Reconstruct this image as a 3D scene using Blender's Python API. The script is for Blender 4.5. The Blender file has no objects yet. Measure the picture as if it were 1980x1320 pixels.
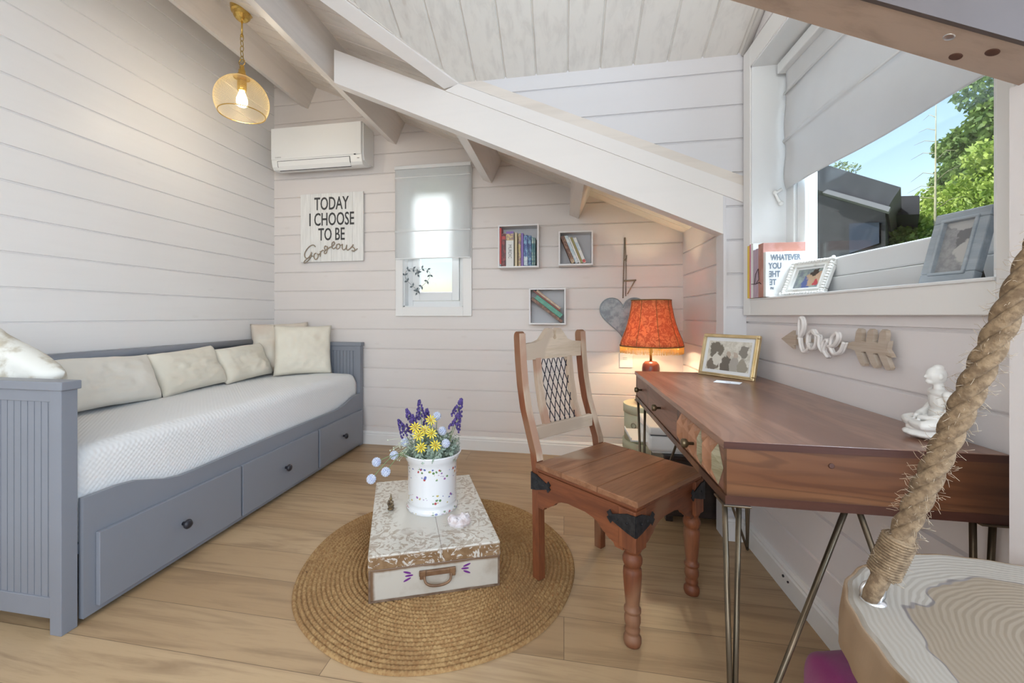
import bpy, bmesh, math, random
from mathutils import Vector, Matrix, noise
R = math.radians
PI = math.pi
rnd = random.Random(7)
scn = bpy.context.scene
COL = scn.collection

# ------------------------------------------------------------------ camera
YAW = math.atan((1090.4 - 943) / 808)
cd = bpy.data.cameras.new('camera'); cam = bpy.data.objects.new('camera', cd); COL.objects.link(cam)
cam.location = (0, 0, 1.05); cam.rotation_euler = (PI / 2, 0, YAW)
cd.sensor_width = 36; cd.lens = 808 / 1980 * 36
cd.shift_x = (990 - 943) / 1980; cd.shift_y = -(660 - 609.5) / 1980
cd.clip_start = .02; cd.clip_end = 300
scn.camera = cam
scn.view_settings.view_transform = 'Standard'; scn.view_settings.look = 'None'
scn.view_settings.gamma = 1; scn.view_settings.exposure = 0.7
try: scn.view_settings.use_curve_mapping = False
except Exception: pass

# ------------------------------------------------------------------ world, sun, window light, added fill
w = bpy.data.worlds.new('world'); scn.world = w; w.use_nodes = True
nt = w.node_tree
bg = nt.nodes['Background']
sky = nt.nodes.new('ShaderNodeTexSky'); sky.sky_type = 'NISHITA'
sky.sun_disc = False; sky.sun_elevation = R(42); sky.sun_rotation = R(250); sky.air_density = 1.3; sky.dust_density = 1.5; sky.ozone_density = 1.5
nt.links.new(sky.outputs[0], bg.inputs[0]); bg.inputs[1].default_value = 0.16

def light(name, kind, loc, power, color, aim=None, size=None, size_y=None, radius=None):
    ld = bpy.data.lights.new(name, kind); o = bpy.data.objects.new(name, ld); COL.objects.link(o)
    o.location = loc; ld.energy = power; ld.color = color
    if aim is not None: o.rotation_euler = (Vector(aim) - Vector(loc)).to_track_quat('-Z', 'Y').to_euler()
    if size: ld.shape = 'RECTANGLE'; ld.size = size; ld.size_y = size_y or size
    if radius is not None: ld.shadow_soft_size = radius
    return o
light('sun', 'SUN', (-5, 0, 8), 3.6, (1, .95, .86), aim=(2, 1.6, 0)).data.angle = R(1)
light('window_daylight', 'AREA', (1.75, 1.42, 3.3), 270, (.70, .85, 1), aim=(.1, 1.6, .7), size=1.2, size_y=1.3)
light('back_window_daylight', 'AREA', (-1.03, 5.4, 3.1), 190, (.92, .97, 1), aim=(-1.03, 3.2, 1.7), size=2.0, size_y=1.5)
light('rear_fill_light', 'AREA', (-.5, -1.9, 1.72), 44, (.92, .96, 1), aim=(-.5, 3, 1.8), size=2.6, size_y=1.4)  # added fill from behind the camera, brightens the surfaces facing it
light('side_fill_light', 'AREA', (1.51, -.75, 1.5), 40, (.62, .79, 1), aim=(-1.6, .9, .95), size=1.8, size_y=1.1)  # added cool fill from the right, brightens bed front and left wall

# ------------------------------------------------------------------ materials
def newmat(name):
    m = bpy.data.materials.new(name); m.use_nodes = True
    return m, m.node_tree, m.node_tree.nodes['Principled BSDF']
def node(nt, t, inp=None, **kw):
    n = nt.nodes.new(t)
    for k, v in kw.items(): setattr(n, k, v)
    if inp:
        for k, v in inp.items():
            if isinstance(v, bpy.types.NodeSocket): nt.links.new(v, n.inputs[k])
            else: n.inputs[k].default_value = v
    return n
def c4(c): return (c[0], c[1], c[2], 1)
def mixc(nt, f, a, b, mode='MIX'):
    n = nt.nodes.new('ShaderNodeMix'); n.data_type = 'RGBA'; n.blend_type = mode
    for i, v in ((0, f), (6, a), (7, b)):
        if isinstance(v, bpy.types.NodeSocket): nt.links.new(v, n.inputs[i])
        else: n.inputs[i].default_value = v if i == 0 else c4(v)
    return n.outputs[2]
def mth(nt, op, a, b=0.0, c=None):
    n = nt.nodes.new('ShaderNodeMath'); n.operation = op
    for i, v in enumerate((a, b) if c is None else (a, b, c)):
        if isinstance(v, bpy.types.NodeSocket): nt.links.new(v, n.inputs[i])
        else: n.inputs[i].default_value = v
    return n.outputs[0]
def ramp(nt, f, p0, p1):
    n = nt.nodes.new('ShaderNodeMapRange'); n.interpolation_type = 'SMOOTHSTEP'
    nt.links.new(f, n.inputs[0]); n.inputs[1].default_value = p0; n.inputs[2].default_value = p1
    return n.outputs[0]
def coords(nt, scale=(1, 1, 1), rot=(0, 0, 0), loc=(0, 0, 0)):
    tc = nt.nodes.new('ShaderNodeTexCoord')
    mp = node(nt, 'ShaderNodeMapping', {'Scale': scale, 'Rotation': rot, 'Location': loc})
    nt.links.new(tc.outputs['Object'], mp.inputs[0])
    return mp.outputs[0]
def noisef(nt, vec, scale=5, detail=5, rough=.55, dist=0):
    return node(nt, 'ShaderNodeTexNoise', {'Vector': vec, 'Scale': scale, 'Detail': detail, 'Roughness': rough, 'Distortion': dist}).outputs[0]
def bump(nt, b, h, strength=.2, dist=.01):
    n = node(nt, 'ShaderNodeBump', {'Height': h, 'Strength': strength, 'Distance': dist})
    nt.links.new(n.outputs[0], b.inputs['Normal'])
MATS = {}
def mat(name, c1, c2=None, scale=(1, 1, 1), ns=6, detail=5, rough=.5, metal=0, bs=0, bd=.003, lo=.35, hi=.65, emit=0, ecol=None, trans=0, sheen=0, coat=0, dist=0, spec=None, bscale=None):
    if name in MATS: return MATS[name]
    m, nt, b = newmat(name)
    b.inputs['Base Color'].default_value = c4(c1); b.inputs['Roughness'].default_value = rough; b.inputs['Metallic'].default_value = metal
    if spec is not None: b.inputs['Specular IOR Level'].default_value = spec
    if coat: b.inputs['Coat Weight'].default_value = coat
    if sheen: b.inputs['Sheen Weight'].default_value = sheen
    if trans: b.inputs['Transmission Weight'].default_value = trans
    v = coords(nt, scale)
    if c2 is not None or bs:
        f = noisef(nt, v, ns, detail, dist=dist)
        if c2 is not None: nt.links.new(mixc(nt, ramp(nt, f, lo, hi), c1, c2), b.inputs['Base Color'])
        if bs:
            fb = noisef(nt, v, bscale, 3) if bscale else f
            bump(nt, b, fb, bs, bd)
    if emit:
        b.inputs['Emission Color'].default_value = c4(ecol or c1); b.inputs['Emission Strength'].default_value = emit
    MATS[name] = m
    return m
def wood(name, c1, c2, axis=0, s=1.0, rough=.45, bs=.15, c3=None, ring=9, coat=0):
    """long grained wood: grain runs along the given object axis"""
    if name in MATS: return MATS[name]
    m, nt, b = newmat(name)
    sc = [14 * s, 14 * s, 14 * s]; sc[axis] = 1.3 * s
    v = coords(nt, sc)
    f = noisef(nt, v, 1.6, 6, .6, .6)
    fine = noisef(nt, v, 9, 4, .6, 0)
    col = mixc(nt, ramp(nt, f, .3, .7), c1, c2)
    col = mixc(nt, mth(nt, 'MULTIPLY', ramp(nt, fine, .45, .75), .35), col, tuple(x * .62 for x in c2))
    if c3:
        big = noisef(nt, coords(nt, (2.2, 2.2, 2.2)), 1.5, 2, .5, .3)
        col = mixc(nt, ramp(nt, big, .5, .6), col, c3)
    nt.links.new(col, b.inputs['Base Color']); b.inputs['Roughness'].default_value = rough
    if coat: b.inputs['Coat Weight'].default_value = coat; b.inputs['Coat Roughness'].default_value = .2
    bump(nt, b, f, bs, .003)
    MATS[name] = m
    return m
def figured(name, c1, c2, c3, c4_, axis=1, rough=.3, coat=0, s=1.0):
    """hardwood with swirling figure, dark heartwood clouds and pale sapwood tongues"""
    m, nt, b = newmat(name)
    sc = [6 * s, 6 * s, 6 * s]; sc[axis] = .8 * s
    v = coords(nt, sc, loc=(3.1, 1.7, .4))
    w1 = noisef(nt, v, 1.1, 3, .5, .8)
    rg = mth(nt, 'SINE', mth(nt, 'MULTIPLY', w1, 75.0))
    sc2 = [30 * s, 30 * s, 30 * s]; sc2[axis] = 1.6 * s
    fine = noisef(nt, coords(nt, sc2), 2.0, 5, .6, .3)
    col = mixc(nt, ramp(nt, w1, .35, .65), c1, c2)
    col = mixc(nt, mth(nt, 'MULTIPLY', ramp(nt, rg, .2, 1.0), .35), col, c3)
    big = noisef(nt, coords(nt, sc, loc=(7.3, 0, 2)), .75, 2, .5, .5)
    col = mixc(nt, mth(nt, 'MULTIPLY', ramp(nt, big, .54, .62), .8), col, c3)
    sap = noisef(nt, coords(nt, sc, loc=(1.3, 5, 9)), .9, 1, .5, .2)
    col = mixc(nt, mth(nt, 'MULTIPLY', ramp(nt, sap, .64, .66), .75), col, c4_)
    col = mixc(nt, mth(nt, 'MULTIPLY', ramp(nt, fine, .45, .75), .35), col, c3)
    nt.links.new(col, b.inputs['Base Color']); b.inputs['Roughness'].default_value = rough
    if coat: b.inputs['Coat Weight'].default_value = coat; b.inputs['Coat Roughness'].default_value = .15
    bump(nt, b, fine, .06, .002); MATS[name] = m
    return m
def paint_boards(name, c1, c2, axis, knots=True, rough=.42, grain=.10, kn=.3, bs=.12):
    """lime washed pine: faint grain along axis, small knots, soft blotches"""
    if name in MATS: return MATS[name]
    m, nt, b = newmat(name)
    sc = [16, 16, 16]; sc[axis] = 1.2
    v = coords(nt, sc)
    f = noisef(nt, v, 1.5, 6, .6, .4)
    blot = noisef(nt, coords(nt), .9, 2)
    col = mixc(nt, ramp(nt, blot, .35, .65), c1, c2)
    col = mixc(nt, mth(nt, 'MULTIPLY', ramp(nt, f, .42, .75), grain * 3), col, tuple(x * .8 for x in c2))
    if knots:
        vs = [7, 7, 7]; vs[axis] = 2.6
        vo = node(nt, 'ShaderNodeTexVoronoi', {'Vector': coords(nt, vs), 'Scale': 1.0})
        k = mth(nt, 'SUBTRACT', 1.0, ramp(nt, vo.outputs['Distance'], .03, .10))
        col = mixc(nt, mth(nt, 'MULTIPLY', k, kn), col, (c2[0] * .6, c2[1] * .5, c2[2] * .42))
    nt.links.new(col, b.inputs['Base Color']); b.inputs['Roughness'].default_value = rough
    bump(nt, b, f, bs, .002)
    MATS[name] = m
    return m
def cloth(name, c1, c2=None, weave=900, bs=.25, rough=.9, transl=0, wr=4):
    if name in MATS: return MATS[name]
    m, nt, b = newmat(name)
    v = coords(nt)
    f = noisef(nt, v, wr, 3)
    nt.links.new(mixc(nt, ramp(nt, f, .35, .65), c1, c2 or tuple(x * .93 for x in c1)), b.inputs['Base Color'])
    b.inputs['Roughness'].default_value = rough; b.inputs['Sheen Weight'].default_value = .25
    h = mth(nt, 'ADD', mth(nt, 'MULTIPLY', noisef(nt, v, weave, 2), .35), noisef(nt, v, 14, 4))
    bump(nt, b, h, bs, .006)
    if transl:
        out = nt.nodes['Material Output']
        tr = node(nt, 'ShaderNodeBsdfTranslucent', {'Color': c4(c1)})
        mx = node(nt, 'ShaderNodeMixShader', {0: transl}); nt.links.new(b.outputs[0], mx.inputs[1]); nt.links.new(tr.outputs[0], mx.inputs[2])
        nt.links.new(mx.outputs[0], out.inputs[0])
    MATS[name] = m
    return m

WALLC = ((.755, .705, .675), (.73, .675, .64))
M_wallX = paint_boards('paint_boards_x', *WALLC, axis=0, grain=.035, kn=.10, bs=.05)
M_wallY = paint_boards('paint_boards_y', (.82, .80, .785), (.80, .775, .755), axis=1, grain=.03, kn=.08, bs=.05)
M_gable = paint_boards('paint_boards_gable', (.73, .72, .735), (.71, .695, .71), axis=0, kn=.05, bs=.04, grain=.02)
M_right = paint_boards('paint_boards_right', (.80, .76, .755), (.77, .73, .725), axis=1, grain=.02, kn=.05, bs=.05, rough=.3)
M_ceilX = paint_boards('limed_pine_x', (.80, .74, .68), (.74, .67, .60), axis=0, grain=.16)
M_ceilY = paint_boards('limed_pine_y', (.82, .80, .76), (.78, .75, .71), axis=1, grain=.18)
M_beamY = paint_boards('limed_beam_y', (.78, .74, .71), (.73, .68, .64), axis=1, grain=.14)
M_beamX = paint_boards('limed_beam_x', (.84, .80, .77), (.82, .79, .765), axis=0, grain=.03, kn=.12, bs=.05)
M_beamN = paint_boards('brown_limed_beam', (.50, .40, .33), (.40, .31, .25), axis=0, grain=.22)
M_trim = mat('white_gloss_paint', (.82, .81, .79), rough=.3, bs=.04, ns=30)
M_trimw = mat('white_satin_paint', (.80, .81, .81), rough=.35)
M_grey = mat('blue_grey_paint', (.225, .240, .275), (.218, .232, .265), rough=.38, ns=3)
M_black = mat('black_metal', (.02, .02, .02), rough=.35, metal=.6)
M_white = mat('white_plastic', (.82, .82, .80), rough=.3)
M_dark = mat('dark_plastic', (.018, .018, .026), rough=.4)
M_brass = mat('brass', (.72, .50, .16), (.62, .42, .12), rough=.25, metal=1, ns=30)
M_paper = mat('book_pages', (.80, .76, .66), (.70, .66, .57), scale=(1, 1, 60), ns=20, rough=.9)
M_glass, _nt, _b = newmat('window_glass')
_out = _nt.nodes['Material Output']
_gl = node(_nt, 'ShaderNodeBsdfGlossy', {'Roughness': .02}); _tr = node(_nt, 'ShaderNodeBsdfTransparent')
_mx = node(_nt, 'ShaderNodeMixShader', {0: .03})
_nt.links.new(_tr.outputs[0], _mx.inputs[1]); _nt.links.new(_gl.outputs[0], _mx.inputs[2]); _nt.links.new(_mx.outputs[0], _out.inputs[0])

# ------------------------------------------------------------------ mesh builder
class MB:
    def __init__(s): s.v = []; s.f = []; s.sm = []
    def add(s, vs, fs, M=None, smooth=False):
        b = len(s.v)
        s.v += [tuple((M @ Vector(p)) if M else p) for p in vs]
        s.f += [tuple(i + b for i in f) for f in fs]; s.sm += [smooth] * len(fs)
        return s
    def box(s, x0, x1, y0, y1, z0, z1, M=None):
        vs = [(x, y, z) for z in (z0, z1) for y in (y0, y1) for x in (x0, x1)]
        return s.add(vs, [(0, 2, 3, 1), (4, 5, 7, 6), (0, 1, 5, 4), (2, 6, 7, 3), (0, 4, 6, 2), (1, 3, 7, 5)], M)
    def bbox(s, x0, x1, y0, y1, z0, z1, r=.004, M=None, seg=2):
        bm = bmesh.new()
        bmesh.ops.create_cube(bm, size=1)
        for v in bm.verts: v.co = Vector(((x0 + x1) / 2 + v.co.x * (x1 - x0), (y0 + y1) / 2 + v.co.y * (y1 - y0), (z0 + z1) / 2 + v.co.z * (z1 - z0)))
        r = min(r, .45 * min(x1 - x0, y1 - y0, z1 - z0))
        bmesh.ops.bevel(bm, geom=bm.edges[:], offset=r, segments=seg, affect='EDGES', profile=.5)
        s.bm(bm, M); bm.free(); return s
    def bm(s, bm, M=None, smooth=False):
        bm.verts.index_update()
        return s.add([v.co.copy() for v in bm.verts], [[v.index for v in f.verts] for f in bm.faces], M, smooth)
    def prism(s, poly, a, b, M=None, smooth=False):
        """poly: (x,y) ccw in local xy, extruded along local z from a to b"""
        n = len(poly)
        vs = [(p[0], p[1], a) for p in poly] + [(p[0], p[1], b) for p in poly]
        s.add(vs, [tuple(reversed(range(n))), tuple(range(n, 2 * n))], M)
        return s.add(vs, [(i, (i + 1) % n, n + (i + 1) % n, n + i) for i in range(n)], M, smooth)
    def tube(s, pts, r, n=8, M=None, closed=False, ry=None):
        pts = [Vector(p) for p in pts]; m = len(pts)
        rs = r if isinstance(r, (list, tuple)) else [r] * m
        vs = []; prev = None
        for i, p in enumerate(pts):
            a = pts[(i - 1) % m] if (closed or i > 0) else p
            c = pts[(i + 1) % m] if (closed or i < m - 1) else p
            t = (c - a).normalized() if (c - a).length > 1e-9 else Vector((0, 0, 1))
            if prev is None:
                u = t.orthogonal().normalized()
                if ry is not None: u = (Vector(ry) - t * Vector(ry).dot(t)).normalized()
            else:
                u = prev - t * prev.dot(t); u = u.normalized() if u.length > 1e-6 else t.orthogonal().normalized()
            prev = u; q = t.cross(u)
            for k in range(n):
                an = 2 * PI * k / n
                vs.append(p + (u * math.cos(an) + q * math.sin(an)) * rs[i])
        fs = []
        for i in range(m if closed else m - 1):
            j = (i + 1) % m
            for k in range(n): fs.append((i * n + k, i * n + (k + 1) % n, j * n + (k + 1) % n, j * n + k))
        if not closed: fs += [tuple(reversed(range(n))), tuple(range((m - 1) * n, m * n))]
        return s.add(vs, fs, M, True)
    def lathe(s, prof, n=32, M=None, caps=True):
        vs = [(r * math.cos(2 * PI * k / n), r * math.sin(2 * PI * k / n), z) for r, z in prof for k in range(n)]
        m = len(prof)
        fs = [(i * n + k, i * n + (k + 1) % n, (i + 1) * n + (k + 1) % n, (i + 1) * n + k) for i in range(m - 1) for k in range(n)]
        s.add(vs, fs, M, True)
        if caps:
            b = len(s.v) - len(vs)
            s.f += [tuple(b + k for k in reversed(range(n))), tuple(b + (m - 1) * n + k for k in range(n))]; s.sm += [False] * 2
        return s
    def ball(s, c, r, n=12, m=8, sc=(1, 1, 1)):
        prof = [(max(1e-4, math.sin(PI * i / m)) * r, -math.cos(PI * i / m) * r) for i in range(m + 1)]
        return s.lathe(prof, n, Matrix.Translation(c) @ Matrix.Diagonal((*sc, 1)), caps=False)
    def text(s, body, size, ext, M, sx=1.0, bold=0.0, align='CENTER', space=1.0):
        cu = bpy.data.curves.new('t', 'FONT'); cu.body = body; cu.size = size; cu.extrude = ext; cu.align_x = align; cu.align_y = 'CENTER'; cu.offset = bold; cu.space_character = space
        cu.resolution_u = 3
        o = bpy.data.objects.new('t', cu); COL.objects.link(o)
        me = bpy.data.meshes.new_from_object(o)
        s.add([v.co.copy() for v in me.vertices], [list(p.vertices) for p in me.polygons], M @ Matrix.Diagonal((sx, 1, 1, 1)))
        bpy.data.objects.remove(o); bpy.data.curves.remove(cu); bpy.data.meshes.remove(me)
        return s
    def cut(s, co, no):
        """keep the side below the plane (opposite to no), capping the cut"""
        bm = bmesh.new()
        vs = [bm.verts.new(p) for p in s.v]
        for f in s.f:
            try: bm.faces.new([vs[i] for i in f])
            except ValueError: pass
        bmesh.ops.remove_doubles(bm, verts=bm.verts[:], dist=1e-5)
        g = bmesh.ops.bisect_plane(bm, geom=bm.verts[:] + bm.edges[:] + bm.faces[:], dist=1e-5, plane_co=co, plane_no=no, clear_outer=True)
        ed = [e for e in g['geom_cut'] if isinstance(e, bmesh.types.BMEdge) and e.is_boundary]
        if ed: bmesh.ops.holes_fill(bm, edges=ed, sides=0)
        s.v = []; s.f = []; s.sm = []; s.bm(bm); bm.free(); return s
    def build(s, name, m, parent=None, world=True, recalc=True, autosmooth=None):
        me = bpy.data.meshes.new(name)
        o = bpy.data.objects.new(name, me); COL.objects.link(o)
        W[o] = Matrix.Identity(4)
        vs = s.v
        if parent is not None:
            o.parent = parent; W[o] = W[parent]
            if world:
                inv = W[parent].inverted(); vs = [tuple(inv @ Vector(p)) for p in vs]
        me.from_pydata(vs, [], s.f)
        if recalc:
            bm = bmesh.new(); bm.from_mesh(me); bmesh.ops.recalc_face_normals(bm, faces=bm.faces[:]); bm.to_mesh(me); bm.free()
        if len(me.polygons) == len(s.sm): me.polygons.foreach_set('use_smooth', s.sm)
        me.materials.append(m); me.update()
        return o
W = {}
def thing(name, label, cat, loc=(0, 0, 0), rz=0, group=None):
    o = bpy.data.objects.new(name, None); COL.objects.link(o); o.empty_display_size = .05
    o.location = loc; o.rotation_euler = (0, 0, rz); W[o] = Matrix.Translation(loc) @ Matrix.Rotation(rz, 4, 'Z')
    o['label'] = label; o['category'] = cat
    if group: o['group'] = group
    return o
def tag(o, label, cat, group=None, kind=None):
    o['label'] = label; o['category'] = cat
    if group: o['group'] = group
    if kind: o['kind'] = kind
    return o
def struct(o): o['kind'] = 'structure'; return o
def recenter(o, loc):
    """move a parentless mesh's origin to loc without moving the geometry"""
    o.data.transform(Matrix.Translation(-Vector(loc))); o.location = loc; W[o] = Matrix.Translation(loc); return o

# frames mapping for vertical surfaces
def F(origin, x, y):  # local xy plane -> world, z = x cross y
    x = Vector(x).normalized(); y = Vector(y).normalized(); z = x.cross(y)
    return Matrix(((x.x, y.x, z.x, origin[0]), (x.y, y.y, z.y, origin[1]), (x.z, y.z, z.z, origin[2]), (0, 0, 0, 1)))

# ------------------------------------------------------------------ room shell
XL, XR, YB = -2.446, .84, 3.2
PITCH, Z0 = .1585, .940
def roofz(x): return 2.025 - .457 * x
def boards(mb, origin, ux, out, u0, u1, z0, z1, off=Z0, th=.07, pitch=PITCH, gd=.008, gw=.008):
    """tongue and groove panel. ux: unit vector along the boards, out: towards the room"""
    pts = [(0, z0)]
    k = math.ceil((z0 + 1e-3 - off) / pitch)
    while off + k * pitch < z1 - 1e-3:
        z = off + k * pitch
        if z > z0 + gw: pts += [(0, z - gw), (-gd, z - gw * .25), (-gd, z + gw * .15), (0, z + gw * .35)]
        k += 1
    pts += [(0, z1), (-th, z1), (-th, z0)]
    ux = Vector(ux); out = Vector(out); O = Vector(origin); n = len(pts)
    vs = [tuple(O + ux * u + out * d + Vector((0, 0, z))) for u in (u0, u1) for d, z in pts]
    mb.add(vs, [tuple(range(n)), tuple(reversed(range(n, 2 * n)))] + [(i, (i + 1) % n, n + (i + 1) % n, n + i) for i in range(n)])
RN = Vector((.457, 0, 1)).normalized()
# wall_left
mb = MB(); boards(mb, (XL, 0, 0), (0, 1, 0), (1, 0, 0), -2.0, 3.28, 0, 3.30, off=Z0 + PITCH / 2)
struct(mb.build('wall_left', M_wallY))
# wall_back with window hole
WX0, WX1, WZ0, WZ1 = -1.273, -.777, 1.117, 2.17
mb = MB()
for u0, u1, z0, z1 in ((XL, WX0, 0, 3.3), (WX1, XR + .08, 0, 3.0), (WX0, WX1, 0, WZ0), (WX0, WX1, WZ1, 3.0)):
    boards(mb, (0, YB, 0), (1, 0, 0), (0, -1, 0), u0, u1, z0, z1, th=.12)
o = mb.cut((0, YB, 2.03), RN)
struct(mb.build('wall_back', M_wallX))
# wall_right with window hole
OY0, OY1, OZ0, OZ1 = .97, 2.053, 1.125, 2.165
mb = MB()
for u0, u1, z0, z1 in ((.855, OY0, 0, 3.0), (OY1, 3.28, 0, 3.0), (OY0, OY1, 0, OZ0), (OY0, OY1, OZ1, 3.0)):
    boards(mb, (XR, 0, 0), (0, 1, 0), (-1, 0, 0), u0, u1, z0, z1, off=Z0 + PITCH / 2, th=.12)
p1, p2 = Vector((0, 2.14, 2.275)), Vector((0, 1.52, 2.563))
mb2 = MB(); mb2.v, mb2.f, mb2.sm = list(mb.v), list(mb.f), list(mb.sm)
mb.cut((0, 2.14, 2.285), Vector((0, .4645, 1)).normalized()); mb.cut((0, 0, 2.575), Vector((0, 0, 1)))
struct(mb.build('wall_right', M_right))
# gable wall inside the dormer + log stub below it
mb = MB(); boards(mb, (0, 2.142, 0), (1, 0, 0), (0, -1, 0), -.62, XR, 1.2, 2.30, off=.931, th=.07)
mb.cut((0, 2.14, 2.0), -RN)
struct(mb.build('wall_gable', M_gable))
mb = MB(); boards(mb, (0, 2.14, 0), (1, 0, 0), (0, -1, 0), .751, XR, 0, 1.66, off=.931, th=.08)
mb.cut((0, 2.14, 2.0), RN)
mb.box(.738, .752, 2.132, 2.226, 0, 1.435).box(.7386, .752, 2.141, 2.21, 1.43, 1.618)
struct(mb.build('wall_stub', M_gable))
mb = MB(); boards(mb, (0, .797, 0), (1, 0, 0), (0, -1, 0), .744, .87, 0, 1.66, off=.931, th=.060)
mb.cut((0, .8, 1.775), RN)
boards(mb, (0, .797, 0), (1, 0, 0), (0, -1, 0), .87, 1.56, 0, 2.575, off=.931, th=.060)
struct(mb.build('wall_post', M_right))
# parts of the room behind the camera
mb = MB()
for u0, u1, z0, z1 in ((-2.0, -1.70, 0, 2.575), (.20, .857, 0, 2.575), (-1.70, .20, 0, .90), (-1.70, .20, 2.10, 2.575)):
    boards(mb, (1.55, 0, 0), (0, 1, 0), (-1, 0, 0), u0, u1, z0, z1)
struct(mb.build('wall_side', M_right))
mb = MB()
for u0, u1, z0, z1 in ((XL, -1.9, 0, 3.3), (-1.9, -1.18, 0, .9), (-1.9, -1.18, 2.55, 3.3)):
    boards(mb, (0, -2.0, 0), (1, 0, 0), (0, 1, 0), u0, u1, z0, z1)
mb.cut((0, 0, 2.03), RN)
for u0, u1, z0, z1 in ((.9, 1.62, 0, 2.575), (-1.18, .9, 0, .9), (-1.18, .9, 2.55, 2.575)):
    boards(mb, (0, -2.0, 0), (1, 0, 0), (0, 1, 0), u0, u1, z0, z1)
struct(mb.build('wall_rear', M_wallX))
# floor: oak planks along x
m, nt, b = newmat('oak_floor')
tc = nt.nodes.new('ShaderNodeTexCoord')
br = node(nt, 'ShaderNodeTexBrick', {'Vector': tc.outputs['Object'], 'Color1': (0, 0, 0, 1), 'Color2': (1, 1, 1, 1), 'Mortar': (.5, .5, .5, 1), 'Scale': 1, 'Mortar Size': .0012, 'Mortar Smooth': .1, 'Bias': 0, 'Brick Width': 1.9, 'Row Height': .185})
br.offset = .37; br.offset_frequency = 2
sep = node(nt, 'ShaderNodeSeparateColor', {0: br.outputs['Color']})
mp = node(nt, 'ShaderNodeVectorMath', {0: tc.outputs['Object'], 1: (1.1, 13, 1)}, operation='MULTIPLY')
cb = node(nt, 'ShaderNodeCombineXYZ', {'Z': mth(nt, 'MULTIPLY', sep.outputs[0], 37.0), 'X': mth(nt, 'MULTIPLY', sep.outputs[0], 9.0)})
v = node(nt, 'ShaderNodeVectorMath', {0: mp.outputs[0], 1: cb.outputs[0]}, operation='ADD').outputs[0]
g1 = noisef(nt, v, 1.3, 6, .6, 1.1); g2 = noisef(nt, v, 7, 4, .6)
col = mixc(nt, sep.outputs[0], (.41, .27, .145), (.54, .385, .225))
col = mixc(nt, mth(nt, 'MULTIPLY', ramp(nt, g1, .42, .72), .65), col, (.24, .15, .080))
col = mixc(nt, mth(nt, 'MULTIPLY', ramp(nt, g2, .5, .8), .3), col, (.30, .19, .11))
vo = node(nt, 'ShaderNodeTexVoronoi', {'Vector': node(nt, 'ShaderNodeVectorMath', {0: tc.outputs['Object'], 1: (1.5, 4.5, 1)}, operation='MULTIPLY').outputs[0], 'Scale': 1})
col = mixc(nt, mth(nt, 'MULTIPLY', mth(nt, 'SUBTRACT', 1.0, ramp(nt, vo.outputs['Distance'], .03, .09)), .6), col, (.17, .09, .045))
col = mixc(nt, mth(nt, 'MULTIPLY', br.outputs['Fac'], .75), col, (.12, .075, .04))
nt.links.new(col, b.inputs['Base Color']); b.inputs['Roughness'].default_value = .36
bump(nt, b, mth(nt, 'SUBTRACT', mth(nt, 'MULTIPLY', g1, .25), br.outputs['Fac']), .25, .002)
struct(MB().box(XL, 1.62, -2.05, 3.28, -.06, 0).build('floor', m))

# ceilings: planks on a sloped plane, then cut to plan outlines
def planks(mb, o, along, across, L, wid, seam0, pitch, gd=.008, gw=.006, th=.05):
    along = Vector(along).normalized(); across = Vector(across).normalized(); up = along.cross(across)
    if up.z < 0: up = -up
    pts = [(0, 0)]; k = 0
    while seam0 + k * pitch < wid - .01:
        a = seam0 + k * pitch
        if a > .01: pts += [(a - gw, 0), (a - gw * .3, gd), (a + gw * .3, gd), (a + gw, 0)]
        k += 1
    pts += [(wid, 0), (wid, th), (0, th)]; n = len(pts); O = Vector(o)
    vs = [tuple(O + along * t + across * a + up * d) for t in (0, L) for a, d in pts]
    mb.add(vs, [tuple(range(n)), tuple(reversed(range(n, 2 * n)))] + [(i, (i + 1) % n, n + (i + 1) % n, n + i) for i in range(n)])
sl = Vector((1, 0, -.457)).normalized()
def main_piece(x0, x1, y0, y1, cuts=()):
    mb = MB(); p0 = (x0, y0, roofz(x0)); L = (x1 - x0) * math.sqrt(1 + .457 ** 2)
    planks(mb, p0, sl, (0, 1, 0), L, y1 - y0, (-y0) % .118, .118)
    for co, no in cuts: mb.cut(co, no)
    return mb
VD = Vector((1, 1, 0)).normalized()  # dormer valleys run at 45 degrees in plan
tot = MB()
for a in (main_piece(XL - .05, -1.18, -2.05, 3.3),
          main_piece(-1.18, -.546, 1.50, 2.14, [((-.546, 2.14, 0), Vector((1.016, -1, 0)).normalized())]),
          main_piece(-1.18, 1.0, 2.14, 3.3)):
    tot.add(a.v, a.f)
struct(tot.build('ceiling', M_ceilX))
mb = MB(); dz = .4645; up = Vector((0, -1, dz)).normalized()
planks(mb, (-1.25, 2.19, 2.275 - .05 * dz), up, (1, 0, 0), .68 * math.sqrt(1 + dz * dz), 2.25, (-.455 + 1.25) % .1578, .1578)
mb.cut((-.546, 2.14, 0), -Vector((1.016, -1, 0)).normalized())
planks(mb, (-1.18, -2.05, 2.563), (0, 1, 0), (1, 0, 0), 3.57, 2.80, .10, .1578)
struct(mb.build('ceiling_dormer', M_ceilY))
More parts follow.
